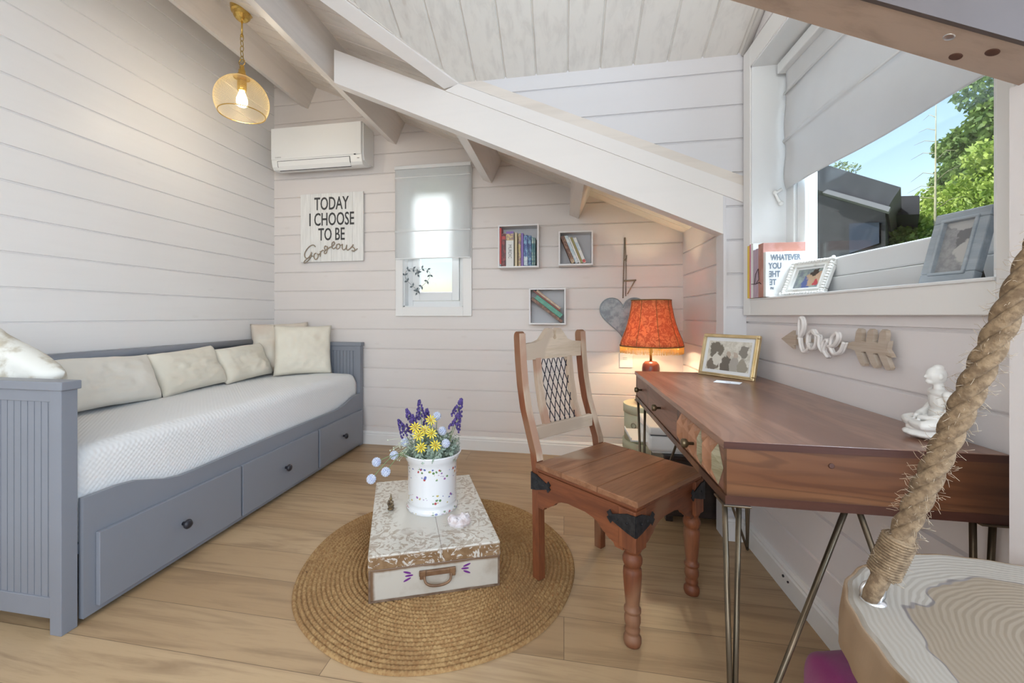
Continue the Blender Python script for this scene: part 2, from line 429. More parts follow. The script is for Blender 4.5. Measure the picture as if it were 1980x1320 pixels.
# purlins, rafters, trims
dn = Vector((-.457, 0, -1)).normalized()
def purlin(xr, y0, y1, name, dep=.185, wid=.075):
    """xr: where the right face meets the ceiling"""
    A = Vector((xr, 0, roofz(xr))); lft = -sl
    q = [A, A + lft * wid, A + lft * wid + dn * dep, A + dn * dep]
    vs = [(p.x, y, p.z) for y in (y0, y1) for p in q]
    return struct(MB().add(vs, [(0, 1, 2, 3), (7, 6, 5, 4), (0, 4, 5, 1), (1, 5, 6, 2), (2, 6, 7, 3), (3, 7, 4, 0)]).build(name, M_beamY))
purlin(-2.048, -2.0, YB, 'trim_1'); purlin(-1.262, -2.0, YB, 'trim_2'); purlin(-.475, 2.215, YB, 'trim_3'); purlin(.185, 2.215, YB, 'trim_4')
def rafter(x0, x1, y0, y1, name, m=None):
    zt = lambda x: 1.957 - .457 * x; zb = lambda x: 1.772 - .457 * x
    vs = [(x, y, z(x)) for y in (y0, y1) for x, z in ((x0, zt), (x1, zt), (x1, zb), (x0, zb))]
    return struct(MB().add(vs, [(0, 1, 2, 3), (7, 6, 5, 4), (0, 4, 5, 1), (1, 5, 6, 2), (2, 6, 7, 3), (3, 7, 4, 0)]).build(name, m or M_beamX))
rafter(-1.262, .7385, 2.14, 2.212, 'trim_5')
rf = rafter(-1.262, .868, .768, .842, 'trim_6', M_beamN)
fz = lambda x: 1.772 - .457 * x
MB().add([(x, y, z) for y in (.760, .7678) for x, z in ((-1.262, fz(-1.262) + .187), (.868, fz(.868) + .187), (.868, fz(.868) - .002), (-1.262, fz(-1.262) - .002))], [(0, 1, 2, 3), (7, 6, 5, 4), (0, 4, 5, 1), (1, 5, 6, 2), (2, 6, 7, 3), (3, 7, 4, 0)]).build('shaded_front_sheet', mat('rafter_shade_tone', (.115, .092, .088), (.10, .08, .076), ns=4, rough=.6), rf)  # dark sheet over the near rafter's camera side, shade put into its colour
# bolt holes and a bolt under the near rafter
for (x, y, m, r) in ((.640, .822, 'h', .0085), (.668, .795, 'h', .0085), (.606, .79, 's', .0075)):
    z = 1.772 - .457 * x
    Mx = Matrix.Translation((x, y, z)) @ Vector((-.457, 0, -1)).to_track_quat('Z', 'Y').to_matrix().to_4x4()
    o = MB().lathe([(r, -.004), (r, .0006), (r * .8, .0012), (r * .3, .0014)], 20, Mx).build('bolt_hole' if m == 'h' else 'bolt_head', mat('bored_hole', (.10, .045, .03), rough=.8) if m == 'h' else mat('steel', (.6, .6, .6), rough=.3, metal=1), rf)
# strip above the rafter, flush with the gable
def sect(poly, y0, y1, name, m):
    n = len(poly); vs = [(x, y, z) for y in (y0, y1) for x, z in poly]
    return struct(MB().add(vs, [tuple(range(n)), tuple(reversed(range(n, 2 * n)))] + [(i, n + i, n + (i + 1) % n, (i + 1) % n) for i in range(n)]).build(name, m))
sect([(-.62, 2.2385), (-.546, 2.268), (.826, 1.655), (.826, 1.577)], 2.134, 2.20, 'trim_7', M_beamX)
# valley boards along the dormer edge
def valley(name, y0, sgn):
    A = Vector((-.546, y0, 2.266)); B = Vector((-1.19, y0 + sgn * -.634, 2.560))
    o1 = Vector((-.078, 0, -.016)); o2 = Vector((0, 0, .04))
    vs = []
    for P in (A, B): vs += [P, P + o1, P + o1 + o2, P + o2]
    return struct(MB().add([tuple(v) for v in vs], [(0, 1, 2, 3), (7, 6, 5, 4), (0, 4, 5, 1), (1, 5, 6, 2), (2, 6, 7, 3), (3, 7, 4, 0)]).build(name, M_beamX))
valley('trim_8', 2.138, 1)
# quarter round under dormer ceiling along the right wall
struct(MB().tube([(.828, 2.135, 2.268), (.828, 1.53, 2.268 + .605 * dz)], .014, 8).build('trim_10', M_ceilY))
# trim along the roof edge on the back wall
struct(MB().tube([(XL + .012, -1.9, roofz(XL) - .012), (XL + .012, 3.18, roofz(XL) - .012)], .011, 6).build('trim_11', M_ceilX))
# baseboards
def base_profile(): return [(0, 0), (.018, 0), (.018, .075), (.014, .081), (.014, .086), (.016, .090), (.010, .100), (0, .104)]
def baseboard(name, p0, p1, out):
    p0, p1, out = Vector(p0), Vector(p1), Vector(out); pr = base_profile(); n = len(pr)
    vs = [tuple(P + out * d + Vector((0, 0, z))) for P in (p0, p1) for d, z in pr]
    return struct(MB().add(vs, [tuple(range(n)), tuple(reversed(range(n, 2 * n)))] + [(i, (i + 1) % n, n + (i + 1) % n, n + i) for i in range(n)]).build(name, M_trim))
baseboard('baseboard_back', (XL, YB, 0), (XR, YB, 0), (0, -1, 0))
baseboard('baseboard_left', (XL, -2, 0), (XL, YB - .018, 0), (1, 0, 0))
bb = baseboard('baseboard_right', (XR, .86, 0), (XR, 2.132, 0), (-1, 0, 0))
MB().lathe([(.005, 0), (.005, .004), (.002, .005)], 12, F((XR - .0185, 1.765, .06), (0, 1, 0), (0, 0, -1))).lathe([(.004, 0), (.004, .004), (.002, .005)], 12, F((XR - .0185, 1.73, .058), (0, 1, 0), (0, 0, -1))).build('screw', M_dark, bb)
baseboard('baseboard_alcove', (XR, 2.232, 0), (XR, YB - .018, 0), (-1, 0, 0))
baseboard('baseboard_stub', (.738, 2.133, 0), (XR - .018, 2.133, 0), (0, -1, 0))
exec_later = []

# ------------------------------------------------------------------ windows
def win_empty(name, loc):
    o = bpy.data.objects.new(name, None); COL.objects.link(o); o.location = loc; o.empty_display_size = .05
    W[o] = Matrix.Translation(loc); o['kind'] = 'structure'; return o
# window_1: back wall
w1 = win_empty('window_1', (-1.02, YB, 1.044))
mb = MB(); a0, a1, b0, b1 = -1.334, -.707, 1.044, 2.240
for bx in ((a0, WX0, b0, b1), (WX1, a1, b0, b1), (WX0, WX1, b0, WZ0), (WX0, WX1, WZ1, b1)):
    mb.bbox(bx[0], bx[1], YB - .024, YB - .001, bx[2], bx[3], .002)
mb.build('window_casing', M_trim, w1)
mb = MB(); yo = YB + .15
for bx in ((WX0 - .002, WX0 + .010, WZ0, WZ1), (WX1 - .010, WX1 + .002, WZ0, WZ1), (WX0, WX1, WZ0 - .002, WZ0 + .010), (WX0, WX1, WZ1 - .010, WZ1 + .002)):
    mb.box(bx[0], bx[1], YB - .002, yo, bx[2], bx[3])
mb.build('window_jamb', M_trimw, w1)
mb = MB(); ya, yb = YB + .075, YB + .125
for bx in ((WX0, WX0 + .05, WZ0, WZ1), (WX1 - .05, WX1, WZ0, WZ1), (WX0 + .05, WX1 - .05, WZ0, WZ0 + .05), (WX0 + .05, WX1 - .05, WZ1 - .05, WZ1)):
    mb.bbox(bx[0], bx[1], ya, yb, bx[2], bx[3], .003)
mb.build('window_frame', M_trimw, w1)
mb = MB(); ya, yb = YB + .06, YB + .11; q = .052
for bx in ((WX0 + q, WX0 + q + .06, WZ0 + q, WZ1 - q), (WX1 - q - .06, WX1 - q, WZ0 + q, WZ1 - q), (WX0 + q + .06, WX1 - q - .06, WZ0 + q, WZ0 + q + .07), (WX0 + q + .06, WX1 - q - .06, WZ1 - q - .07, WZ1 - q)):
    mb.bbox(bx[0], bx[1], ya, yb, bx[2], bx[3], .004)
sash = mb.build('window_sash', M_trimw, w1)
MB().box(WX0 + .11, WX1 - .11, YB + .083, YB + .087, WZ0 + .12, WZ1 - .12).build('window_pane', M_glass, sash)
# window_2: right wall
w2 = win_empty('window_2', (XR, 1.5, 1.05))
mb = MB(); xf = .82
for bx in ((OY1, 2.124, 1.05, 2.255), (.934, OY0, 1.05, 2.255), (OY0, OY1, 1.05, OZ0 - .006), (OY0, OY1, OZ1, 2.255)):
    mb.bbox(xf, XR - .001, bx[0], bx[1], bx[2], bx[3], .0025)
mb.build('window_casing', M_trim, w2)
MB().bbox(xf - .004, .97, OY0, OY1, OZ0 - .008, OZ0, .002).build('window_sill', M_trimw, w2)
mb = MB()
mb.box(xf + .004, 1.06, OY1 - .008, OY1 + .002, OZ0, OZ1).box(xf + .004, 1.06, OY0 - .002, OY0 + .008, OZ0, OZ1).box(xf + .004, 1.06, OY0, OY1, OZ1 - .008, OZ1 + .002).box(.955, 1.06, OY0, OY1, OZ0 - .02, OZ0)
mb.build('window_jamb', M_trimw, w2)
mb = MB(); xa, xb = .962, 1.03
for bx in ((OY1 - .07, OY1, OZ0, OZ1), (OY0, OY0 + .06, OZ0, OZ1), (OY0 + .06, OY1 - .07, OZ0, OZ0 + .065), (OY0 + .06, OY1 - .07, OZ1 - .06, OZ1)):
    mb.bbox(xa, xb, bx[0], bx[1], bx[2], bx[3], .004)
mb.build('window_frame', M_trimw, w2)
mb = MB(); xa, xb = .972, 1.02; y0, y1, z0, z1 = 1.032, 1.981, OZ0 + .067, OZ1 - .062
for bx in ((y1 - .062, y1, z0, z1), (y0, y0 + .065, z0, z1), (y0 + .065, y1 - .062, z0, z0 + .07), (y0 + .065, y1 - .062, z1 - .06, z1)):
    mb.bbox(xa, xb, bx[0], bx[1], bx[2], bx[3], .006)
for yy0, yy1, zz0, zz1 in ((y1 - .064, y1 - .052, z0 + .06, z1 - .05), (y0 + .055, y0 + .067, z0 + .06, z1 - .05), (y0 + .06, y1 - .06, z0 + .06, z0 + .072)):
    mb.bbox(xa + .012, xa + .03, yy0, yy1, zz0, zz1, .002)
sash = mb.build('window_sash', M_trimw, w2)
MB().box(.998, 1.002, y0 + .06, y1 - .055, z0 + .065, z1 - .05).build('window_pane', M_glass, sash)
# invented rear window behind the camera, goes with the added rear fill light
w3 = win_empty('window_added_rear', (-.5, -2, .9)); mb = MB()
for bx in ((-1.9, -1.82, .9, 2.55), (.82, .9, .9, 2.55), (-1.82, .82, .9, .98), (-1.82, .82, 2.47, 2.55), (-.54, -.46, .98, 2.47)):
    mb.bbox(bx[0], bx[1], -2.06, -2.0, bx[2], bx[3], .004)
mb.build('window_frame', M_trimw, w3)
MB().box(-1.82, .82, -2.035, -2.031, .98, 2.47).build('window_pane', M_glass, w3)

w4 = win_empty('window_added_side', (1.55, -.75, .9)); mb = MB()  # invented side window, out of view, framing the added side fill
for bx in ((-1.70, -1.63, .90, 2.10), (.13, .20, .90, 2.10), (-1.63, .13, .90, .97), (-1.63, .13, 2.03, 2.10), (-.78, -.72, .97, 2.03)): mb.bbox(1.56, 1.61, bx[0], bx[1], bx[2], bx[3], .004)
mb.build('window_frame', M_trimw, w4)
MB().box(1.583, 1.587, -1.63, .13, .97, 2.03).build('window_pane', M_glass, w4)

# ------------------------------------------------------------------ blinds
M_blind = cloth('white_blind_cloth', (.74, .75, .76), (.70, .71, .72), weave=1200, bs=.15, transl=.16)
M_sheer = cloth('sheer_blind_cloth', (.90, .91, .91), (.87, .88, .88), weave=1200, bs=.15, transl=.55)
def sheet(mb, M, wd, ht, fn, nu=24, nv=40, th=.0015):
    """grid sheet in local x (width) y (height); fn(u,v)->offset along local z"""
    vs = []
    for s_ in (0, 1):
        for j in range(nv + 1):
            for i in range(nu + 1):
                u, v = i / nu, j / nv
                vs.append((u * wd, v * ht, fn(u, v) + s_ * th))
    n1 = (nu + 1) * (nv + 1); fs = []
    for j in range(nv):
        for i in range(nu):
            a = j * (nu + 1) + i; q = (a, a + 1, a + nu + 2, a + nu + 1)
            fs.append(q); fs.append(tuple(x + n1 for x in reversed(q)))
    bd = [i for i in range(nu)] ; 
    def side(a, b): fs.append((a, b, b + n1, a + n1))
    for i in range(nu): side(i + 1, i); side(nv * (nu + 1) + i, nv * (nu + 1) + i + 1)
    for j in range(nv): side(j * (nu + 1), (j + 1) * (nu + 1)); side((j + 1) * (nu + 1) + nu, j * (nu + 1) + nu)
    return mb.add(vs, fs, M, True)
b1_ = thing('roman_blind', 'sheer white roman blind half lowered over the small back window', 'blind', (-1.02, 3.16, 1.5))
fold = lambda v, c, wdt: math.exp(-((v - c) / wdt) ** 2)
mb = MB(); sheet(mb, F((-1.332, 3.166, 1.50), (1, 0, 0), (0, 0, 1)), .622, .725, lambda u, v: .004 * math.sin(u * 5) * (1 - v) + .006 * fold(v, .3, .02) + .006 * fold(v, .89, .02) + .004 * math.sin(v * 9 + u * 2) * (1 - v), 24, 90)
mb.build('blind_fabric', M_sheer, b1_)
for z in (1.718, 2.147): MB().bbox(-1.330, -.712, 3.153, 3.160, z - .005, z + .003, .002).build('fold_rod', M_trimw, b1_)
MB().bbox(-1.334, -.708, 3.150, 3.176, 2.212, 2.240, .003).build('head_rail', M_trimw, b1_)
MB().bbox(-1.331, -.713, 3.158, 3.164, 1.497, 1.506, .002).build('hem_bar', M_trimw, b1_)
b2_ = thing('roman_blind', 'white roman blind hanging in the big right window, lower edge above the grey frame', 'blind', (.94, 1.5, 1.59))
def bf(u, v):
    w_ = .022 * math.sin(v * PI * 1.0) * (.6 + .4 * math.sin(u * 6))
    sag = .012 * math.sin(u * 9 + v * 14) * (1 - v) * .6
    return w_ * (1 - v) + sag + .010 * fold(v, .40, .018) + .010 * fold(v, .80, .018)
mb = MB(); sheet(mb, F((.945, 2.005, 1.592), (0, -1, 0), (0, 0, 1)), 1.0, .52, bf, 60, 90, .002)
mb.build('blind_fabric', M_blind, b2_)
for z in (1.795, 2.0): MB().tube([(.931, 2.0, z), (.931, 1.02, z)], .0035, 6).build('fold_rod', M_trimw, b2_)
MB().bbox(.915, .955, 1.0, 2.02, 2.10, 2.145, .004).build('head_rail', M_trimw, b2_)
mb = MB(); mb.tube([(.935, 2.02, 1.60), (.915, 2.035, 1.585), (.925, 2.03, 1.555), (.932, 2.022, 1.54)], .007, 8).ball((.915, 2.035, 1.59), .011).ball((.932, 2.022, 1.538), .010)
mb.build('cord_cleat', M_white, b2_)

# ------------------------------------------------------------------ daybed
BX0, BX1, BY0, BY1 = -2.425, -1.60, 1.092, 3.176
bed = thing('daybed', 'blue-grey painted daybed with beadboard ends and three drawers under it', 'daybed', (-2.0, 2.13, 0))
def endpanel(y0, y1, face):
    """face: outer side of the panel (-1 towards camera)"""
    e = MB()
    for x0, x1 in ((BX0, BX0 + .05), (-1.662, -1.615)): e.bbox(x0, x1, y0, y1, 0, .803, .002)
    ym = (y0 + y1) / 2
    e.bbox(BX0 + .05, -1.662, y0 + .004, y1 - .004, .764, .803, .002)
    e.bbox(BX0 + .05, -1.662, y0 + .004, y1 - .004, .05, .118, .002)
    p = e.build('end_frame', M_grey, bed)
    # beadboard: grooved sheet
    g = MB(); pts = []; x = BX0 + .05
    while x < -1.665:
        pts += [(x, .0155), (x + .0255, .0155), (x + .0262, .0105), (x + .0283, .0105)]; x += .029
    pts = [q for q in pts if q[0] < -1.663] + [(-1.662, .0155)]
    poly = [(px, ym - d) for px, d in pts] + [(px, ym + d) for px, d in reversed(pts)]
    g.prism(poly, .11, .77)
    g.build('beadboard_panel', M_grey, bed)
    MB().bbox(BX0 - .004, -1.606, y0 - .006, y1 + .006, .803, .832, .003).build('cap_rail', M_grey, bed)
endpanel(BY0, BY0 + .048, -1); endpanel(BY1 - .048, BY1, 1)
# back panel
mb = MB().bbox(BX0, BX0 + .022, BY0 + .048, BY1 - .048, .05, .80, .002)
mb.build('back_panel', M_grey, bed)
mb = MB().tube([(-2.405, BY0 + .04, .838), (-2.405, BY1 - .04, .838)], .026, 16)
mb.bbox(-2.423, -2.395, BY0 + .048, BY1 - .048, .795, .835, .003)
mb.build('back_rail', M_grey, bed)
# front panel with wavy top
prof = [(1.142, .428), (1.26, .428), (1.33, .420), (1.39, .400), (1.456, .378), (1.52, .368), (1.60, .366), (1.86, .370), (2.118, .371), (2.497, .370), (2.76, .370), (2.84, .378), (2.90, .392), (2.96, .408), (3.016, .420), (3.08, .425), (3.126, .425)]
sm = []
for i in range(len(prof) - 1):
    for k in range(4):
        t = k / 4; a, b_ = prof[i], prof[i + 1]; sm.append((a[0] + (b_[0] - a[0]) * t, a[1] + (b_[1] - a[1]) * t))
sm.append(prof[-1])
poly = [(1.150, .018), (3.122, .018)] + [(max(1.150, min(3.122, y)), z) for y, z in reversed(sm)]
mb = MB().prism(poly, -1.626, -1.606, F((0, 0, 0), (0, 1, 0), (0, 0, 1)))
mb.build('front_panel', M_grey, bed)
for y0, y1 in ((1.187, 1.836), (1.848, 2.502), (2.522, 3.120)):
    d = MB().bbox(-1.605, -1.588, y0, y1, .040, .296, .0025).build('drawer', M_grey, bed)
    yc = (y0 + y1) / 2
    MB().lathe([(.008, 0), (.007, .012), (.010, .015), (.0185, .020), (.0195, .026), (.015, .033), (.004, .036)], 20, F((-1.588, yc, .168), (0, 1, 0), (0, 0, 1))).build('drawer_knob', M_dark, d)
# slatted base carrying the mattress
MB().bbox(BX0 + .025, -1.63, BY0 + .05, BY1 - .05, .235, .27, .003).build('bed_base', M_grey, bed)
# mattress with coverlet
m, nt, b = newmat('white_waffle_coverlet')
b.inputs['Base Color'].default_value = (.80, .80, .79, 1); b.inputs['Roughness'].default_value = .9; b.inputs['Sheen Weight'].default_value = .2
tc = nt.nodes.new('ShaderNodeTexCoord'); sp = node(nt, 'ShaderNodeSeparateXYZ', {0: tc.outputs['Object']})
sx = mth(nt, 'SINE', mth(nt, 'MULTIPLY', mth(nt, 'ADD', sp.outputs[0], sp.outputs[2]), 310.0)); sy = mth(nt, 'SINE', mth(nt, 'MULTIPLY', sp.outputs[1], 310.0))
h = mth(nt, 'ADD', mth(nt, 'MULTIPLY', sx, sy), mth(nt, 'MULTIPLY', noisef(nt, tc.outputs['Object'], 6, 3), 2.0))
bump(nt, b, h, .30, .003)
M_cover = m
mt = thing('mattress', 'mattress on the daybed under a smooth white quilted coverlet', 'mattress', (-2.0, 2.13, .27))
mb = MB(); nx, ny = 24, 60; vs = []; x0, x1, y0, y1, z0, z1 = BX0 + .026, -1.642, BY0 + .056, BY1 - .056, .272, .588
for j in range(ny + 1):
    for i in range(-8, nx + 9):
        t = max(0, min(1, i / nx)); x = x0 + .05 + (x1 - .05 - x0 - .05) * t; y = y0 + (y1 - y0) * j / ny
        ed = min((y - y0), (y1 - y)) ; ez = .045 * (1 - min(1, ed / .05)) ** 2
        z = z1 - ez + .004 * math.sin(y * 5 + x * 7) * (ez < .01)
        if i < 0 or i > nx:
            k = (-i if i < 0 else i - nx); sd = -1 if i < 0 else 1
            if k <= 4: a = k / 4 * PI / 2; x += sd * .05 * math.sin(a); z = z - .05 * (1 - math.cos(a))
            else: x += sd * (.05 + .002 * math.sin(y * 22) * (k - 4) / 4); z = z - .05 - (z - .05 - z0) * (k - 4) / 4
        vs.append((x, y, z))
n = nx + 17
fs = [(j * n + i, j * n + i + 1, (j + 1) * n + i + 1, (j + 1) * n + i) for j in range(ny) for i in range(n - 1)]
fs += [tuple(reversed(range(n))), tuple(range(ny * n, ny * n + n)), ]
fs += [tuple([j * n for j in range(ny + 1)] + [j * n + n - 1 for j in reversed(range(ny + 1))])]
mb.add(vs, fs, None, True); mb.build('coverlet', M_cover, mt)

# ------------------------------------------------------------------ cushions
M_linen = cloth('cream_linen', (.80, .75, .63), (.75, .69, .57), bs=.5)
M_linen2 = cloth('pale_linen', (.80, .76, .68), (.76, .71, .62), bs=.5)
def pillow_mesh(wd, ht, th, seed=0, pinch=.10, nu=28, nv=28):
    """local x width, local y height (centred), local z thickness"""
    rr = random.Random(seed); off = Vector((rr.random() * 50, rr.random() * 50, 0))
    mb = MB(); vs = []
    for s_ in (1, -1):
        for j in range(nv + 1):
            for i in range(nu + 1):
                u, v = 2 * i / nu - 1, 2 * j / nv - 1
                x = u * wd / 2 * (1 - pinch * (1 - v * v) ** 0 * (1 - abs(u)) * 0 - pinch * .55 * (1 - v * v) * abs(u) ** 3)
                y = v * ht / 2 * (1 - pinch * .55 * (1 - u * u) * abs(v) ** 3)
                e = max(0, (1 - u ** 4) * (1 - v ** 4))
                z = th / 2 * e ** .45 * (1 + .12 * noise.noise(Vector((u * 2.3, v * 2.3, s_ * 3)) + off)) + .012 * e * noise.noise(Vector((u * 5, v * 5, s_)) + off)
                wr = .006 * abs(noise.noise(Vector((u * 7, v * 3.5, 5 * s_)) + off)) * e
                vs.append((x, y, s_ * (z - wr) + .012 * noise.noise(Vector((u * 1.5, v * 1.5, 9)) + off)))
    n1 = (nu + 1) * (nv + 1); fs = []
    for j in range(nv):
        for i in range(nu):
            a = j * (nu + 1) + i; q = (a, a + 1, a + nu + 2, a + nu + 1)
            fs.append(q); fs.append(tuple(x + n1 for x in reversed(q)))
    mb.add(vs, fs, None, True)
    # weld rim
    bm = bmesh.new(); bv = [bm.verts.new(p) for p in mb.v]
    for f in mb.f: bm.faces.new([bv[i] for i in f])
    rim = [v for k, v in enumerate(bv) if (k % n1) % (nu + 1) in (0, nu) or (k % n1) // (nu + 1) in (0, nv)]
    bmesh.ops.remove_doubles(bm, verts=rim, dist=.004)
    out = MB(); out.bm(bm, None, True); bm.free(); return out
def cushion(name, label, m, wd, ht, th, base, xdir, lean, roll=0, seed=0, group=None, cat='cushion', extra=None):
    """base: centre of the bottom edge, xdir: horizontal width direction (front = xdir x up), lean: degrees backwards"""
    base = Vector(base); x = Vector(xdir).normalized(); front = x.cross(Vector((0, 0, 1)))
    y = (Vector((0, 0, 1)) * math.cos(R(lean)) - front * math.sin(R(lean))).normalized()
    M4 = F((0, 0, 0), x, y) @ Matrix.Rotation(R(roll), 4, 'Z')
    M4 = Matrix.Translation(base + y * (ht / 2)) @ M4
    pm = pillow_mesh(wd, ht, th, seed); pm.v = [tuple(M4 @ Vector(p)) for p in pm.v]
    lo = min(p[2] for p in pm.v)
    t = thing(name, label, cat, (base.x, base.y, lo), 0, group)
    pm.build('cushion_cover', m, t)
    # piped seam around the rim
    if extra: extra(t, M4, wd, ht, th)
    return t
G = 'small cream cushions along the back rail'
cushion('cushion', 'long cream cushion on the daybed, the one nearest the camera along the back rail', M_linen2, .46, .27, .12, (-2.205, 1.745, .596), (0, 1, 0), 27, -2, 1, G)
cushion('cushion', 'cream cushion in the middle of the three along the back rail', M_linen, .47, .27, .12, (-2.205, 2.195, .596), (0, 1, 0), 27, 3, 2, G)
cushion('cushion', 'cream cushion on the daybed farthest along the back rail, beside the square pillows', M_linen, .46, .26, .12, (-2.205, 2.64, .596), (0, 1, 0), 27, 2, 3, G)
def stripe(t, M4, wd, ht, th):
    pass
M_sq2 = None
m, nt, b = newmat('cream_linen_striped'); tc = nt.nodes.new('ShaderNodeTexCoord')
cushion('pillow', 'square cream pillow with a beige band, half hidden in the corner behind another', cloth('cream_linen_banded', (.76, .72, .62), (.62, .50, .40), wr=2.2, bs=.5), .42, .40, .13, (-2.20, 2.955, .60), (.80, .60, 0), 14, 2, 5, None, 'pillow')
cushion('pillow', 'square plain cream pillow standing in front at the far end of the daybed', M_linen, .42, .39, .13, (-1.985, 2.935, .588), (.76, .65, 0), 10, -1, 4, None, 'pillow')
cushion('pillow', 'pale floral pillow at the near end of the daybed, cut by the photo edge', mat('floral_print_cloth', (.80, .79, .73), (.55, .50, .40), ns=9, detail=6, lo=.5, hi=.62, rough=.9, bs=.3, bd=.004), .45, .30, .13, (-2.115, 1.30, .675), (1, 0, 0), -14, -30, 6, None, 'pillow')

# ------------------------------------------------------------------ wall things: air conditioner
ac = thing('air_conditioner', 'white split air conditioner high on the back wall beside the corner', 'air conditioner', (-1.92, 3.2, 2.21))
pr_ = [(3.195, 2.268), (3.12, 2.232), (3.06, 2.222), (3.03, 2.226), (3.012, 2.245), (3.002, 2.29), (3.0, 2.35), (3.0, 2.545), (3.008, 2.553), (3.195, 2.553)]
MY = F((0, 0, 0), (0, 1, 0), (0, 0, 1))
mb = MB().prism(pr_, -2.318, -1.540, MY); mb.prism([(3.195, 2.262), (3.10, 2.25), (3.035, 2.26), (3.02, 2.30), (3.02, 2.545), (3.195, 2.545)], -1.54, -1.530, MY).build('ac_body', M_white, ac)
fp = [(2.9955, 2.30), (2.9945, 2.35), (2.9945, 2.548), (3.001, 2.548), (3.001, 2.30)]
MB().prism(fp, -2.317, -1.541, MY).build('front_cover', M_white, ac)
fl = [(3.0020, 2.283), (3.010, 2.248), (3.030, 2.2225), (3.0275, 2.2195), (3.0065, 2.246), (2.9985, 2.283)]
MB().prism(fl, -2.262, -1.640, MY).build('air_flap', M_white, ac)
sl_ = MB(); sl_.box(-2.266, -1.636, 2.9985, 3.0035, 2.284, 2.2865); sl_.prism([(3.0035, 2.283), (3.0105, 2.246), (3.0135, 2.240), (3.0075, 2.2445), (3.0005, 2.283)], -2.2665, -2.263, MY); sl_.prism([(3.0035, 2.283), (3.0105, 2.246), (3.0135, 2.240), (3.0075, 2.2445), (3.0005, 2.283)], -1.639, -1.6355, MY); sl_.box(-2.262, -1.640, 3.0275, 3.034, 2.216, 2.2215)
sl_.build('air_slot', M_dark, ac)
MB().box(-1.60, -1.585, 2.9935, 2.9965, 2.294, 2.301).build('sensor_window', M_dark, ac)
MB().box(-1.575, -1.558, 2.9995, 3.002, 2.268, 2.271).build('indicator_light', M_dark, ac)
MB().text('DAIKIN', .016, .0005, F((-2.255, 2.9940, 2.314), (1, 0, 0), (0, 0, 1))).build('maker_mark', mat('grey_print', (.45, .45, .45)), ac)

# sign
sg = thing('wall_sign', 'white slatted board sign reading TODAY I CHOOSE TO BE with rope script', 'sign', (-1.895, 3.2, 1.50))
mb = MB()
for k in range(6): mb.bbox(-2.178 + k * .0945, -2.178 + k * .0945 + .0935, 3.172, 3.190, 1.496, 2.063, .0012)
mb.box(-2.15, -1.64, 3.188, 3.1995, 1.53, 1.57).box(-2.15, -1.64, 3.188, 3.1995, 1.98, 2.02)
mb.build('board', mat('white_washed_slats', (.82, .81, .78), (.74, .73, .70), scale=(12, 1, 1), ns=6, rough=.6), sg)
M_ink = mat('charcoal_ink', (.055, .055, .055), (.13, .13, .13), ns=70, rough=.8, lo=.55, hi=.8)
ST = lambda x, z: F((x, 3.1712, z), (1, 0, 0), (0, 0, 1))
mb = MB()
mb.text('TODAY', .150, .0008, ST(-1.895, 1.972), .60, .0015); mb.text('I CHOOSE', .150, .0008, ST(-1.895, 1.842), .60, .0015); mb.text('TO BE', .145, .0008, ST(-1.893, 1.717), .60, .0015)
mb.build('lettering', M_ink, sg)
# rope script: strokes in board coordinates (px in a 1436 wide crop of the sign)
def sp(pts, n=6):
    """catmull-rom"""
    P = [Vector(p) for p in pts]; out = []
    for i in range(len(P) - 1):
        a = P[max(0, i - 1)]; b_, c_ = P[i], P[i + 1]; d = P[min(len(P) - 1, i + 2)]
        for k in range(n):
            t = k / n; out.append(.5 * ((2 * b_) + (c_ - a) * t + (2 * a - 5 * b_ + 4 * c_ - d) * t * t + (3 * b_ - a - 3 * c_ + d) * t ** 3))
    out.append(P[-1]); return out
def sgp(x, y): return (-2.178 + (x - 88) * .566 / 467, 3.1655 + .0015 * math.sin(x), 2.060 - (y - 300 + (x - 88) * .06) * .567 / 500)
strokes = [
    [(205, 680), (192, 668), (168, 675), (142, 700), (124, 735), (128, 762), (145, 765), (165, 745), (176, 722), (174, 745), (160, 772), (138, 795), (120, 803), (124, 788), (150, 765), (185, 748)],
    [(212, 728), (200, 732), (194, 752), (202, 772), (218, 768), (226, 748), (220, 731), (228, 738), (242, 726)],
    [(240, 752), (244, 728), (242, 712), (246, 716), (258, 704), (268, 706)],
    [(292, 678), (280, 672), (272, 686), (278, 700), (290, 696), (295, 676), (294, 700), (286, 724), (272, 726), (276, 708), (298, 692), (312, 682)],
    [(312, 682), (332, 672), (348, 652), (343, 640), (331, 650), (328, 678), (340, 690), (358, 680)],
    [(380, 655), (366, 660), (360, 678), (370, 692), (386, 680), (388, 660), (380, 654), (392, 664), (404, 658)],
    [(408, 654), (404, 680), (414, 696), (430, 686), (438, 660), (435, 688), (446, 698)],
    [(446, 698), (468, 680), (486, 656), (480, 672), (496, 686), (492, 704), (476, 700), (496, 700), (516, 684)]]
mb = MB()
for s_ in strokes: mb.tube(sp([sgp(*p) for p in s_]), .0042, 6)
mb.build('rope_script', mat('twine', (.42, .34, .25), (.25, .20, .15), ns=200, rough=.9), sg)

